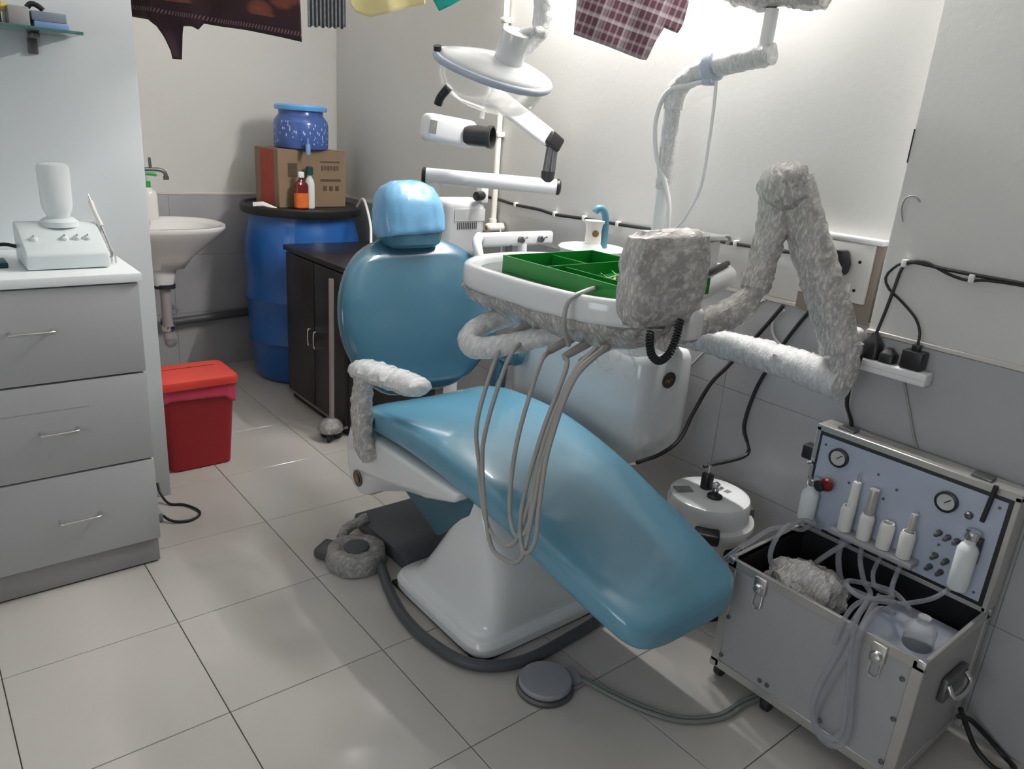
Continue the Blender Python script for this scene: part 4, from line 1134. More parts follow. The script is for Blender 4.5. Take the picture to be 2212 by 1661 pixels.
tag(emit_obj('dark_blob', bm, 'black_plastic'), 'small dark curved object lying on the slate box on the shelf', 'small object')  # small dark blob, unidentified

# adapter and lead on the floor beside the cabinet
ad = thing('floor_adapter', 'small grey plug adapter with looped black lead beside the drawer cabinet', 'adapter', (-.295, 1.40, 0))
box('adapter_body', (-.325, 1.365, .0), (-.283, 1.415, .035), 'pedal_grey', ad, .006)
tube('lead', [(-.285, 1.385, .02), (-.262, 1.345, .008), (-.215, 1.325, .005), (-.175, 1.345, .005), (-.168, 1.385, .005), (-.195, 1.445, .005), (-.235, 1.475, .006), (-.25, 1.52, .03), (-.252, 1.545, .06)], .0045, 'cord_black', ad, n=8, step=.01)

# ================================================================== FOOT CONTROLS
fc = thing('wrapped_foot_control', 'dusty film-wrapped foot control with dark toe plate left of the chair base', 'foot pedal', (.14, .82, 0))
bm = NB()
a_lathe(bm, [(.085, 0), (.092, .006), (.093, .035), (.087, .056), (.072, .064), (.052, .064), (.046, .058), (.001, .058)], (.135, .805, 0), 40)
crumple(bm, .005, 34, 2); emit_obj('wrapped_body', bm, 'wrap_dusty', fc)
lathe('top_disc', [(.001, .056), (.038, .056), (.040, .060), (.037, .064), (.001, .065)], (.136, .806, 0), 'hose_dark', fc, 30)
box('toe_plate', (-.01, .04, .0), (.09, .0, .0), 'black_plastic', fc, 0) if False else None
box('toe_plate', (.045, .845, .004), (.125, .925, .040), 'hose_dark', fc, .012, 3, rotz((.085, .885, 0), .6))
bm = NB(); a_tube(bm, [(.14, .915, .035), (.18, .945, .045), (.25, .95, .060)], .017, 14, .008, .004, 40); emit_obj('carry_bar', bm, 'wrap_dusty', fc)
tube('thick_hose', [(.175, .735, .03), (.160, .68, .022), (.135, .60, .018), (.108, .48, .017), (.105, .36, .017), (.135, .23, .017), (.20, .165, .017), (.29, .14, .017), (.42, .145, .017), (.56, .16, .017), (.66, .20, .017), (.72, .30, .02), (.80, .45, .03)], .0155, 'hose_dark', fc, n=14, step=.015)
fp = thing('disc_foot_pedal', 'round grey disc foot pedal on the floor in front of the chair base', 'foot pedal', (.262, .072, 0))
lathe('pedal_base', [(.001, 0), (.070, 0), (.073, .004), (.073, .010), (.068, .014), (.001, .014)], (.262, .048, 0), 'steel_dark', fp, 44)
lathe('pedal_disc', [(.001, .016), (.064, .016), (.067, .020), (.067, .028), (.064, .032), (.001, .033)], (.262, .048, 0), 'pedal_grey', fp, 44)
box('pedal_lug', (.318, .008, .0), (.358, .062, .022), 'pedal_grey', fp, .006, 2, rotz((.338, .035, 0), -.3))
tube('twin_hose', [(.355, .022, .012), (.385, -.06, .009), (.42, -.15, .009), (.47, -.225, .009), (.55, -.268, .009), (.64, -.275, .012), (.72, -.30, .02)], .0055, 'hose_floor', fp, n=8)
tube('twin_hose', [(.352, .016, .012), (.376, -.065, .009), (.410, -.16, .009), (.463, -.236, .009), (.55, -.281, .009), (.64, -.288, .012), (.72, -.31, .02)], .0055, 'hose_floor', fp, n=8)

# ================================================================== ROUND WHITE STERILISER
au = thing('steriliser', 'round white pressure steriliser with black knobs between chair and case', 'steriliser', (.915, .10, 0))
AX, AY = .915, .10
lathe('pot', [(.10, .035), (.118, .04), (.122, .06), (.122, .245), (.128, .252), (.128, .262), (.001, .262)], (AX, AY, 0), 'offwhite', au, 48)
lathe('lid', [(.128, .262), (.137, .266), (.140, .275), (.137, .284), (.122, .290), (.120, .30), (.120, .338), (.115, .350), (.103, .356), (.05, .358), (.001, .359)], (AX, AY, 0), 'white_gloss', au, 56)
box('lid_label', (AX - .085, AY + .035, .3575), (AX - .035, AY + .072, .3592), 'label_grey', au, 0, 1, rotz((AX - .06, AY + .05, 0), -.5))
box('lid_label', (AX + .035, AY - .035, .3578), (AX + .055, AY - .02, .3592), 'label_grey', au, 0)
vk = cyl('valve_block', (AX + .005, AY + .02, .358), (AX + .008, AY + .022, .405), .018, 'black_plastic', au, n=18, bev=.003)
cyl('valve_pin', (AX + .008, AY + .022, .404), (AX + .010, AY + .022, .430), .005, 'chrome', vk, n=12)
box('valve_plate', (AX - .005, AY - .012, .358), (AX + .05, AY + .03, .362), 'brushed', au, .001)
wk = lathe('weight_base', [(.022, 0), (.022, .006), (.010, .010), (.008, .02), (.001, .02)], (AX - .02, AY - .03, .358), 'black_plastic', au, 22)
lathe('weight_valve', [(.008, .018), (.010, .022), (.008, .03), (.011, .034), (.011, .042), (.004, .048), (.001, .048)], (AX - .02, AY - .03, .358), 'chrome', wk, 18)
box('lid_grip', (AX - .165, AY - .04, .268), (AX - .105, AY + .03, .300), 'black_plastic', au, .008, 3, rotz((AX, AY, 0), .62))
box('lid_grip', (AX + .105, AY - .04, .268), (AX + .155, AY + .03, .300), 'black_plastic', au, .008, 3, rotz((AX, AY, 0), 1.1))
box('side_handle', (AX + .11, AY - .03, .205), (AX + .145, AY + .03, .235), 'black_plastic', au, .008, 3, rotz((AX, AY, 0), -1.75))
box('clamp', (AX + .125, AY - .012, .272), (AX + .145, AY + .012, .305), 'steel_dark', au, .004, 2, rotz((AX, AY, 0), -.55))
lathe('foot_skirt', [(.10, 0), (.132, 0), (.136, .01), (.134, .034), (.11, .04)], (AX, AY, 0), 'black_plastic', au, 44)

# ================================================================== PORTABLE DENTAL CASE
KX0, KX1, KY0, KY1, KZ0, KZ1 = .655, .995, -.632, -.160, .045, .358
kc = thing('portable_dental_case', 'open grey aluminium portable dental unit case with gauge panel in the lid', 'equipment case', ((KX0 + KX1) / 2, (KY0 + KY1) / 2, 0))
TH = .007
for nm, lo, hi in (('front_panel', (KX0, KY0, KZ0), (KX0 + TH, KY1, KZ1)), ('rear_panel', (KX1 - TH, KY0, KZ0), (KX1, KY1, KZ1)),
                   ('end_panel', (KX0 + TH, KY0, KZ0), (KX1 - TH, KY0 + TH, KZ1)), ('end_panel', (KX0 + TH, KY1 - TH, KZ0), (KX1 - TH, KY1, KZ1)), ('bottom_panel', (KX0 + TH, KY0 + TH, KZ0), (KX1 - TH, KY1 - TH, KZ0 + TH))):
    box(nm, lo, hi, 'case_alu', kc, .001, 1)
for nm, lo, hi in (('lining', (KX0 + TH, KY0 + TH, KZ0 + .01), (KX0 + TH + .002, KY1 - TH, KZ1 - .012)), ('lining', (KX1 - TH - .002, KY0 + TH, KZ0 + .01), (KX1 - TH, KY1 - TH, KZ1 - .012)),
                   ('lining', (KX0 + TH, KY0 + TH, KZ0 + .01), (KX1 - TH, KY0 + TH + .002, KZ1 - .012)), ('lining', (KX0 + TH, KY1 - TH - .002, KZ0 + .01), (KX1 - TH, KY1 - TH, KZ1 - .012)),
                   ('lining', (KX0 + .01, KY0 + .01, KZ0 + .0075), (KX1 - .01, KY1 - .01, KZ0 + .010))):
    box(nm, lo, hi, 'case_inside', kc, 0)
EW = .022
def rail(lo, hi): return box('edge_rail', lo, hi, 'case_edge', kc, .002, 1)
e = .003
rail((KX0 - e, KY0 - e, KZ1 - EW), (KX0 + TH, KY1 + e, KZ1 + e)); rail((KX1 - TH, KY0 - e, KZ1 - EW), (KX1 + e, KY1 + e, KZ1 + e))
rail((KX0, KY0 - e, KZ1 - EW), (KX1, KY0 + TH, KZ1 + e)); rail((KX0, KY1 - TH, KZ1 - EW), (KX1, KY1 + e, KZ1 + e))
rail((KX0 - e, KY0 - e, KZ0 - e), (KX0 + TH, KY1 + e, KZ0 + EW)); rail((KX0, KY0 - e, KZ0 - e), (KX1, KY0 + TH, KZ0 + EW))
for yy in (KY0, KY1):
    s = 1 if yy == KY0 else -1
    rail((KX0 - e, min(yy - s * e, yy + s * EW), KZ0), (KX0 + TH, max(yy - s * e, yy + s * EW), KZ1))
rail((KX1 - EW, KY0 - e, KZ0), (KX1 + e, KY0 + TH, KZ1))
for cx_ in (KX0, KX1):
    for cy_ in (KY0, KY1):
        for cz_ in (KZ0, KZ1):
            a_ = .014
            box('corner_guard', (cx_ - (e + .0015 if cx_ == KX0 else a_), cy_ - (e + .0015 if cy_ == KY0 else a_), cz_ - (e + .0015 if cz_ == KZ0 else a_)), (cx_ + (a_ if cx_ == KX0 else e + .0015), cy_ + (a_ if cy_ == KY0 else e + .0015), cz_ + (a_ if cz_ == KZ0 else e + .0015)), 'brushed', kc, .003, 2)
for y, z in ((-.185, .20), (-.185, .085), (-.32, .085), (-.46, .085), (-.605, .085), (-.605, .20), (-.60, .30), (-.30, .085)):
    lathe('rivet', [(.006, 0), (.005, .002), (.001, .003)], (KX0 - e, y, z), 'steel_dark', kc, 12, (-1, 0, 0))
for y in (-.255, -.545):
    lt = box('latch', (KX0 - .012, y - .016, KZ1 - .05), (KX0 - e, y + .016, KZ1 - .004), 'brushed', kc, .003)
    lathe('latch_catch', [(.012, 0), (.013, .004), (.010, .010), (.001, .012)], (KX0 - .011, y, KZ1 - .032), 'chrome', lt, 18, (-1, 0, 0))
    tube('latch_loop', [(KX0 - .008, y - .011, KZ1 - .048), (KX0 - .012, y - .010, KZ1 - .082), (KX0 - .012, y + .010, KZ1 - .082), (KX0 - .008, y + .011, KZ1 - .048)], .002, 'chrome', lt, n=8, step=.006)
for x, y in ((KX0 + .03, KY0 + .05), (KX0 + .03, KY1 - .012), (KX1 - .04, KY0 + .05), (KX1 - .04, KY1 - .03), (KX0 + .02, -.32)):
    cyl('castor', (x, y - .010, .0205), (x, y + .010, .0205), .020, 'black_rubber', kc, n=18, bev=.003)
    box('castor_fork', (x - .014, y - .014, .022), (x + .014, y + .014, KZ0 - .001), 'black_plastic', kc, .002)
# near end handle and grip
hb = box('end_handle', (.79, KY0 - .016, .20), (.90, KY0 - .001, .26), 'steel_dark', kc, .004)
tube('end_grip', [(.80, KY0 - .014, .245), (.80, KY0 - .030, .225), (.845, KY0 - .034, .215), (.89, KY0 - .030, .225), (.89, KY0 - .014, .245)], .006, 'brushed', hb, n=10, step=.008)
# lid standing open, panel inside
LX, LZ0, LZ1 = .955, KZ1 + .004, .652
lid = box('lid_shell', (LX + .006, KY0, LZ0), (LX + .060, KY1, LZ1), 'case_alu', kc, .004)
for nm, lo, hi in (('lid_frame', (LX, KY0 - e, LZ1 - .012), (LX + .062, KY1 + e, LZ1 + .006)), ('lid_frame', (LX, KY0 - e, LZ0), (LX + .062, KY0 + .010, LZ1)), ('lid_frame', (LX, KY1 - .010, LZ0), (LX + .062, KY1 + e, LZ1)), ('lid_frame', (LX, KY0, LZ0 - .002), (LX + .03, KY1, LZ0 + .012))):
    box(nm, lo, hi, 'case_edge', kc, .002, 1)
box('lid_gasket', (LX + .0005, KY0 + .008, LZ0 + .010), (LX + .006, KY1 - .008, LZ1 - .009), 'black_rubber', kc, .001)
PXF = LX - .001
cp = box('control_panel', (PXF, KY0 + .018, LZ0 + .020), (PXF + .003, KY1 - .016, LZ1 - .020), 'panel_blue', kc, .0005, 1)
def px(name, prof, y, z, m, n=24, x=None): return lathe(name, prof, (PXF if x is None else x, y, z), m, kc, n, (-1, 0, 0))
for y, z in ((-.232, .590), (-.497, .585)):
    g = px('pressure_gauge', [(.001, 0), (.025, 0), (.025, .010), (.020, .012), (.019, .009), (.001, .009)], y, z, 'black_plastic', 30)
    OFF[g.name] = OFF[kc.name]
    lathe('gauge_dial', [(.001, 0), (.0192, 0), (.0192, .001), (.001, .001)], (PXF - .0088, y, z), 'gauge_face', g, 28, (-1, 0, 0))
    cyl('gauge_needle', (PXF - .0108, y + .002, z - .002), (PXF - .0108, y - .010, z + .010), .0012, 'black_plastic', g, n=6)
px('emergency_knob', [(.006, 0), (.006, .012), (.016, .016), (.018, .024), (.014, .032), (.001, .034)], -.225, .515, 'knob_red')
px('pressure_knob', [(.010, 0), (.013, .004), (.013, .03), (.010, .036), (.001, .037)], -.213, .507, 'black_plastic', x=PXF - .004)
for y, z in ((-.19, .61), (-.19, .40), (-.60, .615), (-.60, .40), (-.335, .585), (-.385, .565), (-.36, .53), (-.505, .475), (-.50, .45), (-.27, .535)):
    px('panel_screw', [(.0035, 0), (.003, .002), (.001, .0025)], y, z, 'steel_dark', 10)
for row, (z, ys) in enumerate(((.505, (-.50, -.52, -.54)), (.447, (-.505, -.53)), (.415, (-.50, -.525)))):
    for y in ys:
        px('hose_nipple', [(.007, 0), (.007, .006), (.0055, .008), (.0055, .022), (.004, .026), (.001, .026)], y, z + (-.002 if y < -.51 else 0), 'steel_dark', 14)
px('small_switch', [(.009, 0), (.009, .006), (.006, .010), (.001, .011)], -.548, .573, 'steel_dark', 16)
# handpiece holder with four pale holsters
hb_ = box('holder_bar', (PXF - .045, -.475, .403), (PXF - .001, -.265, .418), 'case_alu', kc, .003)
for k, y in enumerate((-.295, -.345, -.395, -.445)):
    bm = NB(); a_lathe(bm, [(.013, 0), (.0165, .002), (.0175, .06), (.014, .07), (.012, .07), (.012, .02), (.001, .018)], (PXF - .026, y, .418), 22)
    emit_obj('holster', bm, 'clip_white', kc)
cyl('air_syringe', (PXF - .026, -.300, .45), (PXF - .022, -.300, .555), .0125, 'clip_white', kc, r2=.010, n=16, bev=.002)
cyl('air_syringe_tip', (PXF - .022, -.300, .554), (PXF - .020, -.300, .580), .003, 'chrome', kc, n=10)
cyl('micromotor', (PXF - .026, -.345, .45), (PXF - .024, -.345, .555), .0115, 'handpiece', kc, r2=.0125, n=16, bev=.002)
cyl('scaler_handpiece', (PXF - .026, -.445, .40), (PXF - .024, -.447, .535), .009, 'handpiece', kc, r2=.008, n=14, bev=.002)
# water bottles at both ends of the panel
def panel_bottle(y, z0, h, m):
    b = lathe('panel_bottle', [(.001, 0), (.020, 0), (.022, .004), (.022, h - .03), (.018, h - .02), (.012, h - .014), (.012, h)], (PXF - .026, y, z0), m, kc, 24)
    lathe('bottle_cap', [(.013, h - .004), (.015, h), (.015, h + .016), (.001, h + .018)], (PXF - .026, y, z0), 'chrome', b, 20)
panel_bottle(-.572, .405, .13, 'bottle_clear')
panel_bottle(-.19, .405, .10, 'bottle_clear')
cyl('flow_meter', (PXF - .012, -.578, .575), (PXF - .012, -.585, .665), .0055, 'black_plastic', kc, n=12)
box('regulator', (PXF - .02, -.592, .47), (PXF - .002, -.568, .535), 'black_plastic', kc, .003)
box('side_regulator', (LX + .01, KY1 + .004, .545), (LX + .045, KY1 + .038, .585), 'black_plastic', kc, .006)
cyl('side_fitting', (LX - .002, KY1 + .004, .545), (LX - .002, KY1 - .008, .552), .008, 'chrome', kc, n=14)
for y in (-.225, -.545):
    box('lid_latch', (LX + .012, y - .022, LZ1 + .006), (LX + .045, y + .022, LZ1 + .012), 'steel_dark', kc, .002)
# machinery inside
box('inner_shelf', (KX0 + .02, KY0 + .03, KZ1 - .085), (KX1 - .05, -.45, KZ1 - .060), 'panel_blue', kc, .003)
lathe('inner_bottle', [(.03, 0), (.032, .004), (.032, .045), (.024, .055), (.014, .06), (.014, .075), (.001, .076)], (.80, -.565, KZ1 - .060), 'shield_clear', kc, 24)
bm = NB(); bmesh.ops.create_icosphere(bm, subdivisions=4, radius=1)
for v in bm.verts: v.co = Vector((v.co.x * .085 + .78, v.co.y * .10 - .30, v.co.z * .06 + .305))
crumple(bm, .018, 26, 4); emit_obj('film_bundle', bm, 'wrap_film', kc)
# clear hoses
def ch(pts, r=.0065): tube('clear_hose', pts, r, 'hose_clear', kc, n=10, step=.012)
ch([(.93, -.30, .415), (.90, -.31, .36), (.84, -.36, .33), (.80, -.42, .35), (.76, -.47, .375), (.70, -.49, .385), (.652, -.50, .37), (.630, -.49, .30), (.625, -.47, .20), (.630, -.455, .12), (.628, -.47, .075), (.625, -.51, .068), (.625, -.535, .11), (.628, -.52, .22), (.632, -.505, .33), (.66, -.505, .382), (.72, -.50, .385), (.80, -.50, .345)], .0075)
ch([(.93, -.345, .415), (.91, -.36, .37), (.86, -.40, .35), (.78, -.45, .375), (.70, -.475, .388), (.650, -.48, .37), (.627, -.47, .28), (.622, -.45, .17), (.622, -.46, .10), (.618, -.50, .085), (.618, -.525, .13), (.624, -.51, .25), (.636, -.49, .355), (.67, -.48, .384), (.76, -.46, .37)], .0065)
ch([(.93, -.445, .40), (.90, -.45, .36), (.85, -.47, .35), (.78, -.50, .38), (.72, -.45, .39), (.76, -.40, .385), (.82, -.42, .37), (.86, -.47, .36), (.84, -.52, .35)], .006)
ch([(.93, -.22, .41), (.89, -.21, .39), (.83, -.20, .41), (.76, -.19, .42), (.70, -.18, .40), (.66, -.16, .37), (.645, -.12, .30), (.66, -.06, .20)], .006)
ch([(.92, -.24, .40), (.86, -.22, .43), (.78, -.21, .42), (.73, -.22, .37), (.74, -.25, .33), (.80, -.28, .34), (.88, -.30, .375), (.93, -.32, .40)], .0065)
ch([(.94, -.57, .415), (.90, -.545, .375), (.85, -.52, .365), (.80, -.50, .37), (.77, -.47, .385)], .0055)
ch([(.94, -.395, .40), (.90, -.40, .36), (.86, -.43, .35), (.84, -.47, .365), (.80, -.49, .38), (.75, -.48, .39), (.70, -.46, .385), (.65, -.46, .365), (.640, -.455, .30)], .0055)
# black looped lead beside the case
tag(tube('power_lead', [(.93, -.652, .10), (.985, -.662, .07), (1.01, -.69, .04), (1.02, -.74, .006), (.99, -.775, .006), (.955, -.75, .006), (.95, -.70, .03), (.945, -.66, .09), (.93, -.651, .12)], .0065, 'cord_black', None, n=8, step=.012), 'looped black power lead at the near end of the equipment case', 'cable')

# ================================================================== RIGHT-WALL FITTINGS
sb_ = thing('switch_board', 'white wall switch board with black three-pin plug on the right wall', 'switch board', (XR, -.05, .93))
box('back_box', (XR - .022, -.150, .905), (XR, .065, 1.118), 'recess_brown', sb_, .003)
box('face_plate', (XR - .034, -.132, .952), (XR - .022, .068, 1.108), 'plate_white', sb_, .004)
box('top_lip', (XR - .038, -.152, 1.108), (XR, .075, 1.122), 'white_plastic', sb_, .003)
lathe('regulator_knob', [(.001, 0), (.022, 0), (.024, .003), (.022, .008), (.001, .009)], (XR - .034, .005, 1.06), 'plate_white', sb_, 26, (-1, 0, 0))
for y, z in ((-.10, 1.06), (-.10, .985), (-.075, .985), (-.06, .975)):
    lathe('socket_hole', [(.001, 0), (.0045, 0), (.0045, .0006), (.001, .0008)], (XR - .034, y, z), 'black_plastic', sb_, 12, (-1, 0, 0))
box('socket_rim', (XR - .036, -.088, .955), (XR - .0335, -.035, 1.0), 'white_plastic', sb_, .001)
pl = thing('wall_plug', 'black three-pin plug with down-hanging lead in the wall switch board', 'plug', (XR - .05, -.055, 1.05))
bm = NB(); a_super(bm, [(XR - .055, -.058, z, .02, t, .7) for z, t in [(1.022, .016), (1.03, .024), (1.05, .027), (1.065, .022), (1.078, .016), (1.085, .010)]], 24)
emit_obj('plug_body', bm, 'black_rubber', pl)
tube('plug_lead', [(XR - .058, -.055, 1.025), (XR - .06, -.045, .985), (XR - .05, -.02, .94), (XR - .022, .03, .88), (XR - .016, .075, .80), (XR - .014, .11, .72), (XR - .013, .145, .62), (XR - .013, .16, .50), (XR - .015, .13, .42), (.98, .18, .39)], .006, 'cord_black', pl, n=8, step=.015)
# spike strip with plugs
stp = thing('extension_strip', 'white extension socket strip fixed across the grey tiles of the column', 'extension strip', (XCOL - .03, -.24, .83))
SX0, SX1 = XCOL - .050, XCOL - .0085
box('strip_body', (SX0, -.372, .815), (SX1, -.115, .848), 'white_plastic', stp, .006, 3)
box('strip_seam', (SX0 - .0006, -.366, .8305), (SX0 + .001, -.12, .8318), 'plate_white', stp, 0)
def strip_plug(y, h, w, label, m='black_plastic'):
    t = thing('black_plug', label, 'plug', (SX0 + .02, y, .8485))
    bm = NB(); a_super(bm, [(SX0 + .02, y, .8485 + z * h, .018 * s, w * s, .45) for z, s in [(0, 1), (.55, 1), (.7, .8), (.85, .5), (1, .35)]], 24)
    emit_obj('plug_body', bm, m, t); return t
p1 = strip_plug(-.225, .062, .022, 'tall tapered black plug in the extension strip')
tube('plug_lead', [(SX0 + .02, -.225, .905), (SX0 + .025, -.232, .96), (SX0 + .030, -.238, 1.02), (SX0 + .035, -.244, 1.075), (SX0 + .036, -.262, 1.092), (SX0 + .036, -.30, 1.092), (SX0 + .036, -.36, 1.089), (SX0 + .036, -.50, 1.088), (SX0 + .036, -.75, 1.09)], .0042, 'cord_black', p1, n=8)
tube('drop_lead', [(SX0 - .006, -.215, .86), (SX0 - .011, -.213, .83), (SX0 - .009, -.205, .78), (SX0 - .004, -.205, .72), (1.025, -.21, .66), (1.026, -.212, .60), (1.026, -.214, .56)], .0055, 'cord_black', p1, n=8)
p2 = strip_plug(-.268, .035, .020, 'low squat black plug in the extension strip, middle one')
t3 = thing('black_charger', 'square black charger plugged in at the near end of the extension strip', 'charger', (SX0 + .02, -.325, .8485))
box('charger_body', (SX0 + .002, -.352, .849), (SX0 + .040, -.302, .893), 'black_plastic', t3, .004)
box('charger_neck', (SX0 + .012, -.336, .893), (SX0 + .030, -.318, .908), 'black_plastic', t3, .002)
tube('charger_lead', [(SX0 + .021, -.327, .906), (SX0 + .022, -.325, .935), (SX0 + .03, -.305, .965), (SX0 + .034, -.265, .995), (SX0 + .036, -.225, 1.02), (SX0 + .036, -.21, 1.045), (SX0 + .036, -.222, 1.07), (SX0 + .036, -.245, 1.088), (SX0 + .0355, -.29, 1.098), (SX0 + .0355, -.35, 1.080), (SX0 + .0355, -.395, 1.074), (SX0 + .0355, -.46, 1.083), (SX0 + .036, -.75, 1.084)], .0034, 'cord_black', t3, n=8)
t4 = thing('white_plug', 'pale wrapped plug at the far end of the extension strip', 'plug', (SX0 + .02, -.175, .8485))
bm = NB(); a_super(bm, [(SX0 + .02, -.172, .8485 + z, .018 * s, .028 * s, .5) for z, s in [(0, 1), (.03, 1.05), (.055, .8), (.065, .4)]], 24)
bmesh.ops.subdivide_edges(bm, edges=bm.edges[:], cuts=1, use_grid_fill=True); crumple(bm, .004, 50, 3); emit_obj('plug_body', bm, 'offwhite', t4)
for i, (y, z, lab) in enumerate([(-.247, 1.086, 'white cable clip holding two black leads above the strip'), (-.40, 1.079, 'small white cable clip on the thin black lead')]):
    tag(box('cable_clip', (XCOL - .022, y - .006, z - .008), (XCOL - .0005, y + .006, z + .010), 'clip_white', bev=.002), lab, 'clip', 'cable clips on the column')
# grey thin wire below the strip, wall wires
tag(tube('thin_wire', [(XCOL - .012, -.31, .81), (XCOL - .012, -.34, .74), (XCOL - .012, -.37, .67), (XCOL - .012, -.395, .635)], .0028, 'cord_grey', None, n=6), 'thin grey wire hanging below the extension strip', 'wire')
tag(tube('grey_wire', [(XR - .012, .17, .90), (XR - .014, .21, .86), (XR - .015, .27, .79), (XR - .015, .34, .70), (XR - .015, .40, .62)], .004, 'cord_grey', None, n=6), 'thin grey wire slanting down the tiles behind the wrapped arm', 'wire')
tag(tube('black_lead', [(XR - .02, .10, .90), (XR - .025, .16, .80), (1.08, .22, .69), (1.06, .26, .62), (1.03, .285, .52), (.97, .275, .45), (.88, .27, .42), (.79, .285, .405)], .0065, 'cord_black', None, n=8), 'black lead slanting across to the foot of the white unit', 'cable')
tag(tube('white_wire', [(XR - .014, .10, .885), (XR - .014, .125, .86), (XR - .014, .125, .82), (XR - .014, .10, .79), (XR - .014, .05, .775)], .004, 'clip_white', None, n=6), 'white wire looping down beside the switch board', 'wire')
wc_ = thing('wall_cable', 'black cable clipped along the right wall behind the lamp pole', 'cable', (XR, .9, 1.03))
cpts = [(XR - .008, 1.62, 1.045), (XR - .008, 1.50, 1.045), (XR - .008, 1.36, 1.036), (XR - .008, 1.22, 1.035), (XR - .008, 1.12, 1.028), (XR - .008, .96, 1.033), (XR - .008, .79, 1.036), (XR - .008, .55, 1.042), (XR - .008, .30, 1.044), (XR - .008, .10, 1.05)]
tube('cable_run', cpts, .006, 'cord_black', wc_, n=8, step=.02)
for y, z in ((1.36, 1.036), (1.12, 1.028), (.96, 1.033), (.79, 1.036), (.30, 1.044)):
    box('clip', (XR - .017, y - .006, z - .009), (XR - .0005, y + .006, z + .011), 'clip_white', wc_, .002)
wpz = thing('water_pipe', 'white vertical water pipe with clips on the right wall near the corner', 'pipe', (XR - .02, 1.485, .93))
cyl('pipe_run', (XR - .022, 1.485, .93), (XR - .022, 1.485, ZC - .002), .0125, 'pipe_white', wpz, n=18)
for z in (1.30, 1.72, 2.2): box('pipe_clip', (XR - .038, 1.468, z - .010), (XR - .0005, 1.502, z + .010), 'pipe_white', wpz, .004)
tv = lathe('elbow', [(.001, -.02), (.017, -.02), (.018, 0), (.017, .02), (.001, .02)], (XR - .024, 1.485, .945), 'pipe_white', wpz, 20)
tap = thing('wall_valve', 'white round stop valve on the wall pipe beside the x-ray machine', 'valve', (XR - .03, 1.42, .93))
cyl('valve_body', (XR - .002, 1.44, .935), (XR - .065, 1.44, .935), .019, 'pipe_white', tap, n=20)
lathe('valve_handle', [(.001, 0), (.016, 0), (.019, .004), (.019, .020), (.012, .026), (.001, .026)], (XR - .063, 1.44, .935), 'offwhite', tap, 20, (-1, 0, 0))
lathe('valve_button', [(.001, 0), (.009, 0), (.008, .003), (.001, .003)], (XR - .089, 1.44, .935), 'box_brown', tap, 16, (-1, 0, 0))
tube('braided_hose', [(XR - .03, 1.425, .93), (XR - .03, 1.41, .88), (XR - .03, 1.40, .80), (XR - .04, 1.38, .70)], .006, 'brushed', tap, n=8)
# faint hook wire on the column
tag(tube('wire_hook', [(XCOL - .003, -.215, 1.18), (XCOL - .004, -.205, 1.21), (XCOL - .005, -.21, 1.235), (XCOL - .006, -.23, 1.242), (XCOL - .005, -.245, 1.23)], .0018, 'cord_grey', None, n=6), 'thin bent wire hook on the upper column wall', 'hook')
tag(box('wall_crack_strip', (XCOL - .0015, YCOL - .0035, 1.315), (XCOL + .001, YCOL - .001, 1.39), 'black_plastic', None, 0), 'thin dark slit strip on the edge of the wall column', 'strip')
# thin white cable behind the chair headrest, green clip
tag(tube('white_cable', [(1.0, 2.46, .901), (.985, 2.38, .945), (.95, 2.28, .935), (.88, 2.10, .86), (.84, 2.02, .79), (.835, 2.0, .751)], .006, 'clip_white', None, n=8), 'thin white cable arching down onto the dark cupboard', 'cable')
gc = box('green_carton', (.80, 1.86, .7465), (.835, 1.90, .87), 'green_cap', None, .004)
tag(gc, 'small green carton standing on the dark cupboard behind the headrest', 'carton')

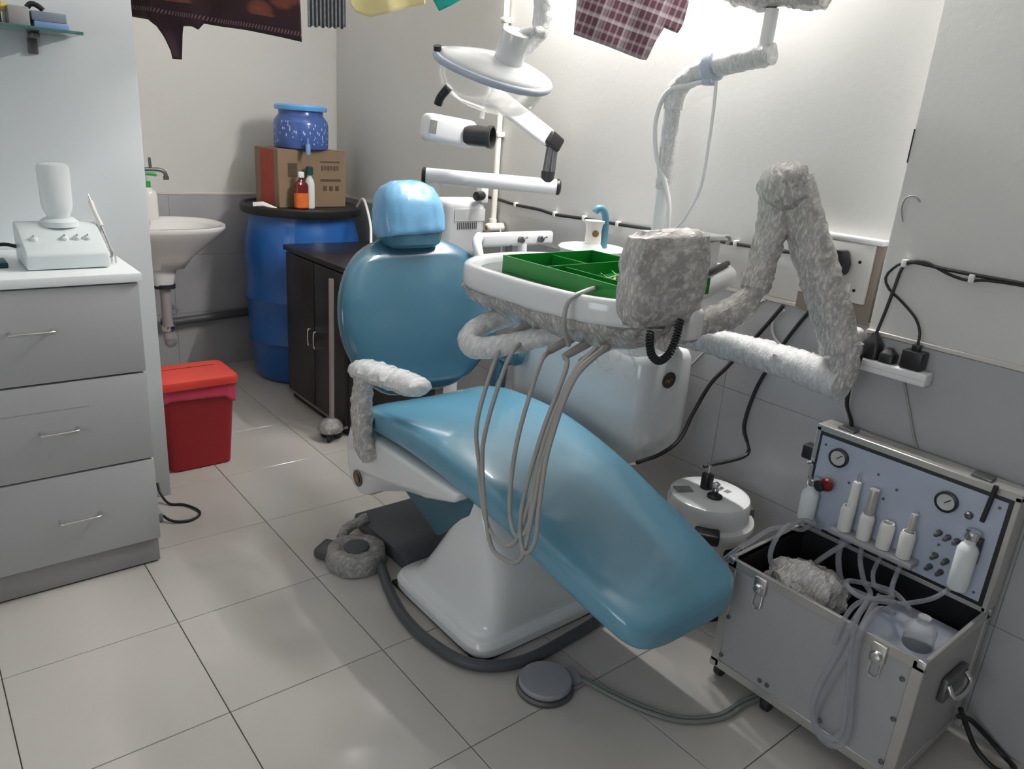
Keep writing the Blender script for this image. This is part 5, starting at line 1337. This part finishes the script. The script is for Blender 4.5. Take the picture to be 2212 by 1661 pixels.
# ================================================================== CLOTHES LINE with laundry
L0, L1 = Vector((PX, 1.80, 1.86)), Vector((1.135, .355, 1.86))
LD = (L1 - L0).normalized()
S0 = (Vector((-.3, 1.9, 0)) - Vector((L0.x, L0.y, 0))).dot(LD)      # laundry is measured from here
def lp(s, z, off=0.0):
    nrm = Vector((LD.y, -LD.x, 0))
    p = Vector((-.3, 1.9, 0)) + LD * s + nrm * off
    return Vector((p.x, p.y, z))
tag(tube('clothes_line', [L0, L0.lerp(L1, .5) + Vector((0, 0, -.012)), L1], .003, 'line_cord', None, n=6, step=.03), 'thin cord clothes line strung across the room', 'clothes line')
def cloth(name, s0, s1, bottom, m, label, rip=.012, uvline=None, top=1.866, ns=60, nt=26, uvrot=0.0, thick=.0025):
    """cloth folded over the line: front sheet with own bottom edge; bottom(s) = z"""
    bm = NB(); uvl = bm.loops.layers.uv.new('UVMap')
    g = []; uvs = {}
    for i in range(ns + 1):
        s = s0 + (s1 - s0) * i / ns
        zb = bottom(s); row = []
        for j in range(nt + 1):
            t = j / nt
            z = top + (zb - top) * t
            off = .006 + rip * (.3 + t) * math.sin(s * 31 + 2 * math.sin(s * 9 + z * 6)) + rip * .5 * noise.noise(Vector((s * 14, z * 9, 1)))
            v = bm.verts.new(lp(s, z, off if j else .004)); uvs[v] = (s, z - (uvline(s) if uvline else zb)); row.append(v)
        # short back fold
        for j, (dz, o2) in enumerate(((.0, -.004), (-.03, -.008), (-.08, -.010))):
            v = bm.verts.new(lp(s, top + dz, o2)); uvs[v] = (s, top + dz - zb + .3); row.insert(0, v)
        g.append(row)
    for i in range(ns):
        for j in range(len(g[0]) - 1):
            f = bm.faces.new((g[i][j], g[i + 1][j], g[i + 1][j + 1], g[i][j + 1]))
            for l in f.loops: l[uvl].uv = uvs[l.vert]
    o = emit_obj(name, bm, m)
    md = o.modifiers.new('Solidify', 'SOLIDIFY'); md.thickness = thick
    return tag(o, label, 'laundry', 'laundry on the clothes line')
def b_red_bottom(s):
    z = interp([(.14, 1.575), (.20, 1.574), (.27, 1.566), (.30, 1.548), (.318, 1.52), (.334, 1.48), (.337, 1.458), (.366, 1.458), (.362, 1.50), (.366, 1.53), (.372, 1.555), (.42, 1.553), (.437, 1.545), (.452, 1.565), (.6, 1.552), (.70, 1.540), (.763, 1.531)], s)
    return z
cloth('brocade_cloth', .15, .763, b_red_bottom, 'cloth_brocade', 'dark maroon brocade cloth with rust motifs hanging at the left of the line', ns=130, uvline=lambda s: 1.585 - .088 * (s - .15))
cloth('striped_cloth', .786, .908, lambda s: 1.576 + .003 * math.sin(s * 300), 'cloth_stripe', 'narrow grey striped cloth hanging beside the maroon brocade', rip=.004)
cloth('yellow_cloth', .925, 1.150, lambda s: interp([(.925, 1.640), (.94, 1.622), (.98, 1.612), (1.04, 1.622), (1.10, 1.645), (1.15, 1.655)], s), 'cloth_yellow', 'pale yellow cloth hanging between striped and teal cloths', rip=.008)
cloth('teal_cloth', 1.172, 1.275, lambda s: interp([(1.172, 1.672), (1.196, 1.637), (1.235, 1.655), (1.275, 1.680)], s), 'cloth_teal', 'bright teal cloth corner hanging above the overhead lamp', rip=.005)
cloth('plaid_cloth', 1.598, 1.915, lambda s: interp([(1.598, 1.597), (1.70, 1.570), (1.80, 1.541), (1.816, 1.540), (1.835, 1.590), (1.855, 1.628), (1.868, 1.624), (1.895, 1.616), (1.907, 1.64), (1.915, 1.70)], s), 'cloth_plaid', 'maroon and grey plaid cloth hanging near the lamp pole', rip=.0025, ns=90, uvline=lambda s: 1.597 - .28 * (s - 1.598))
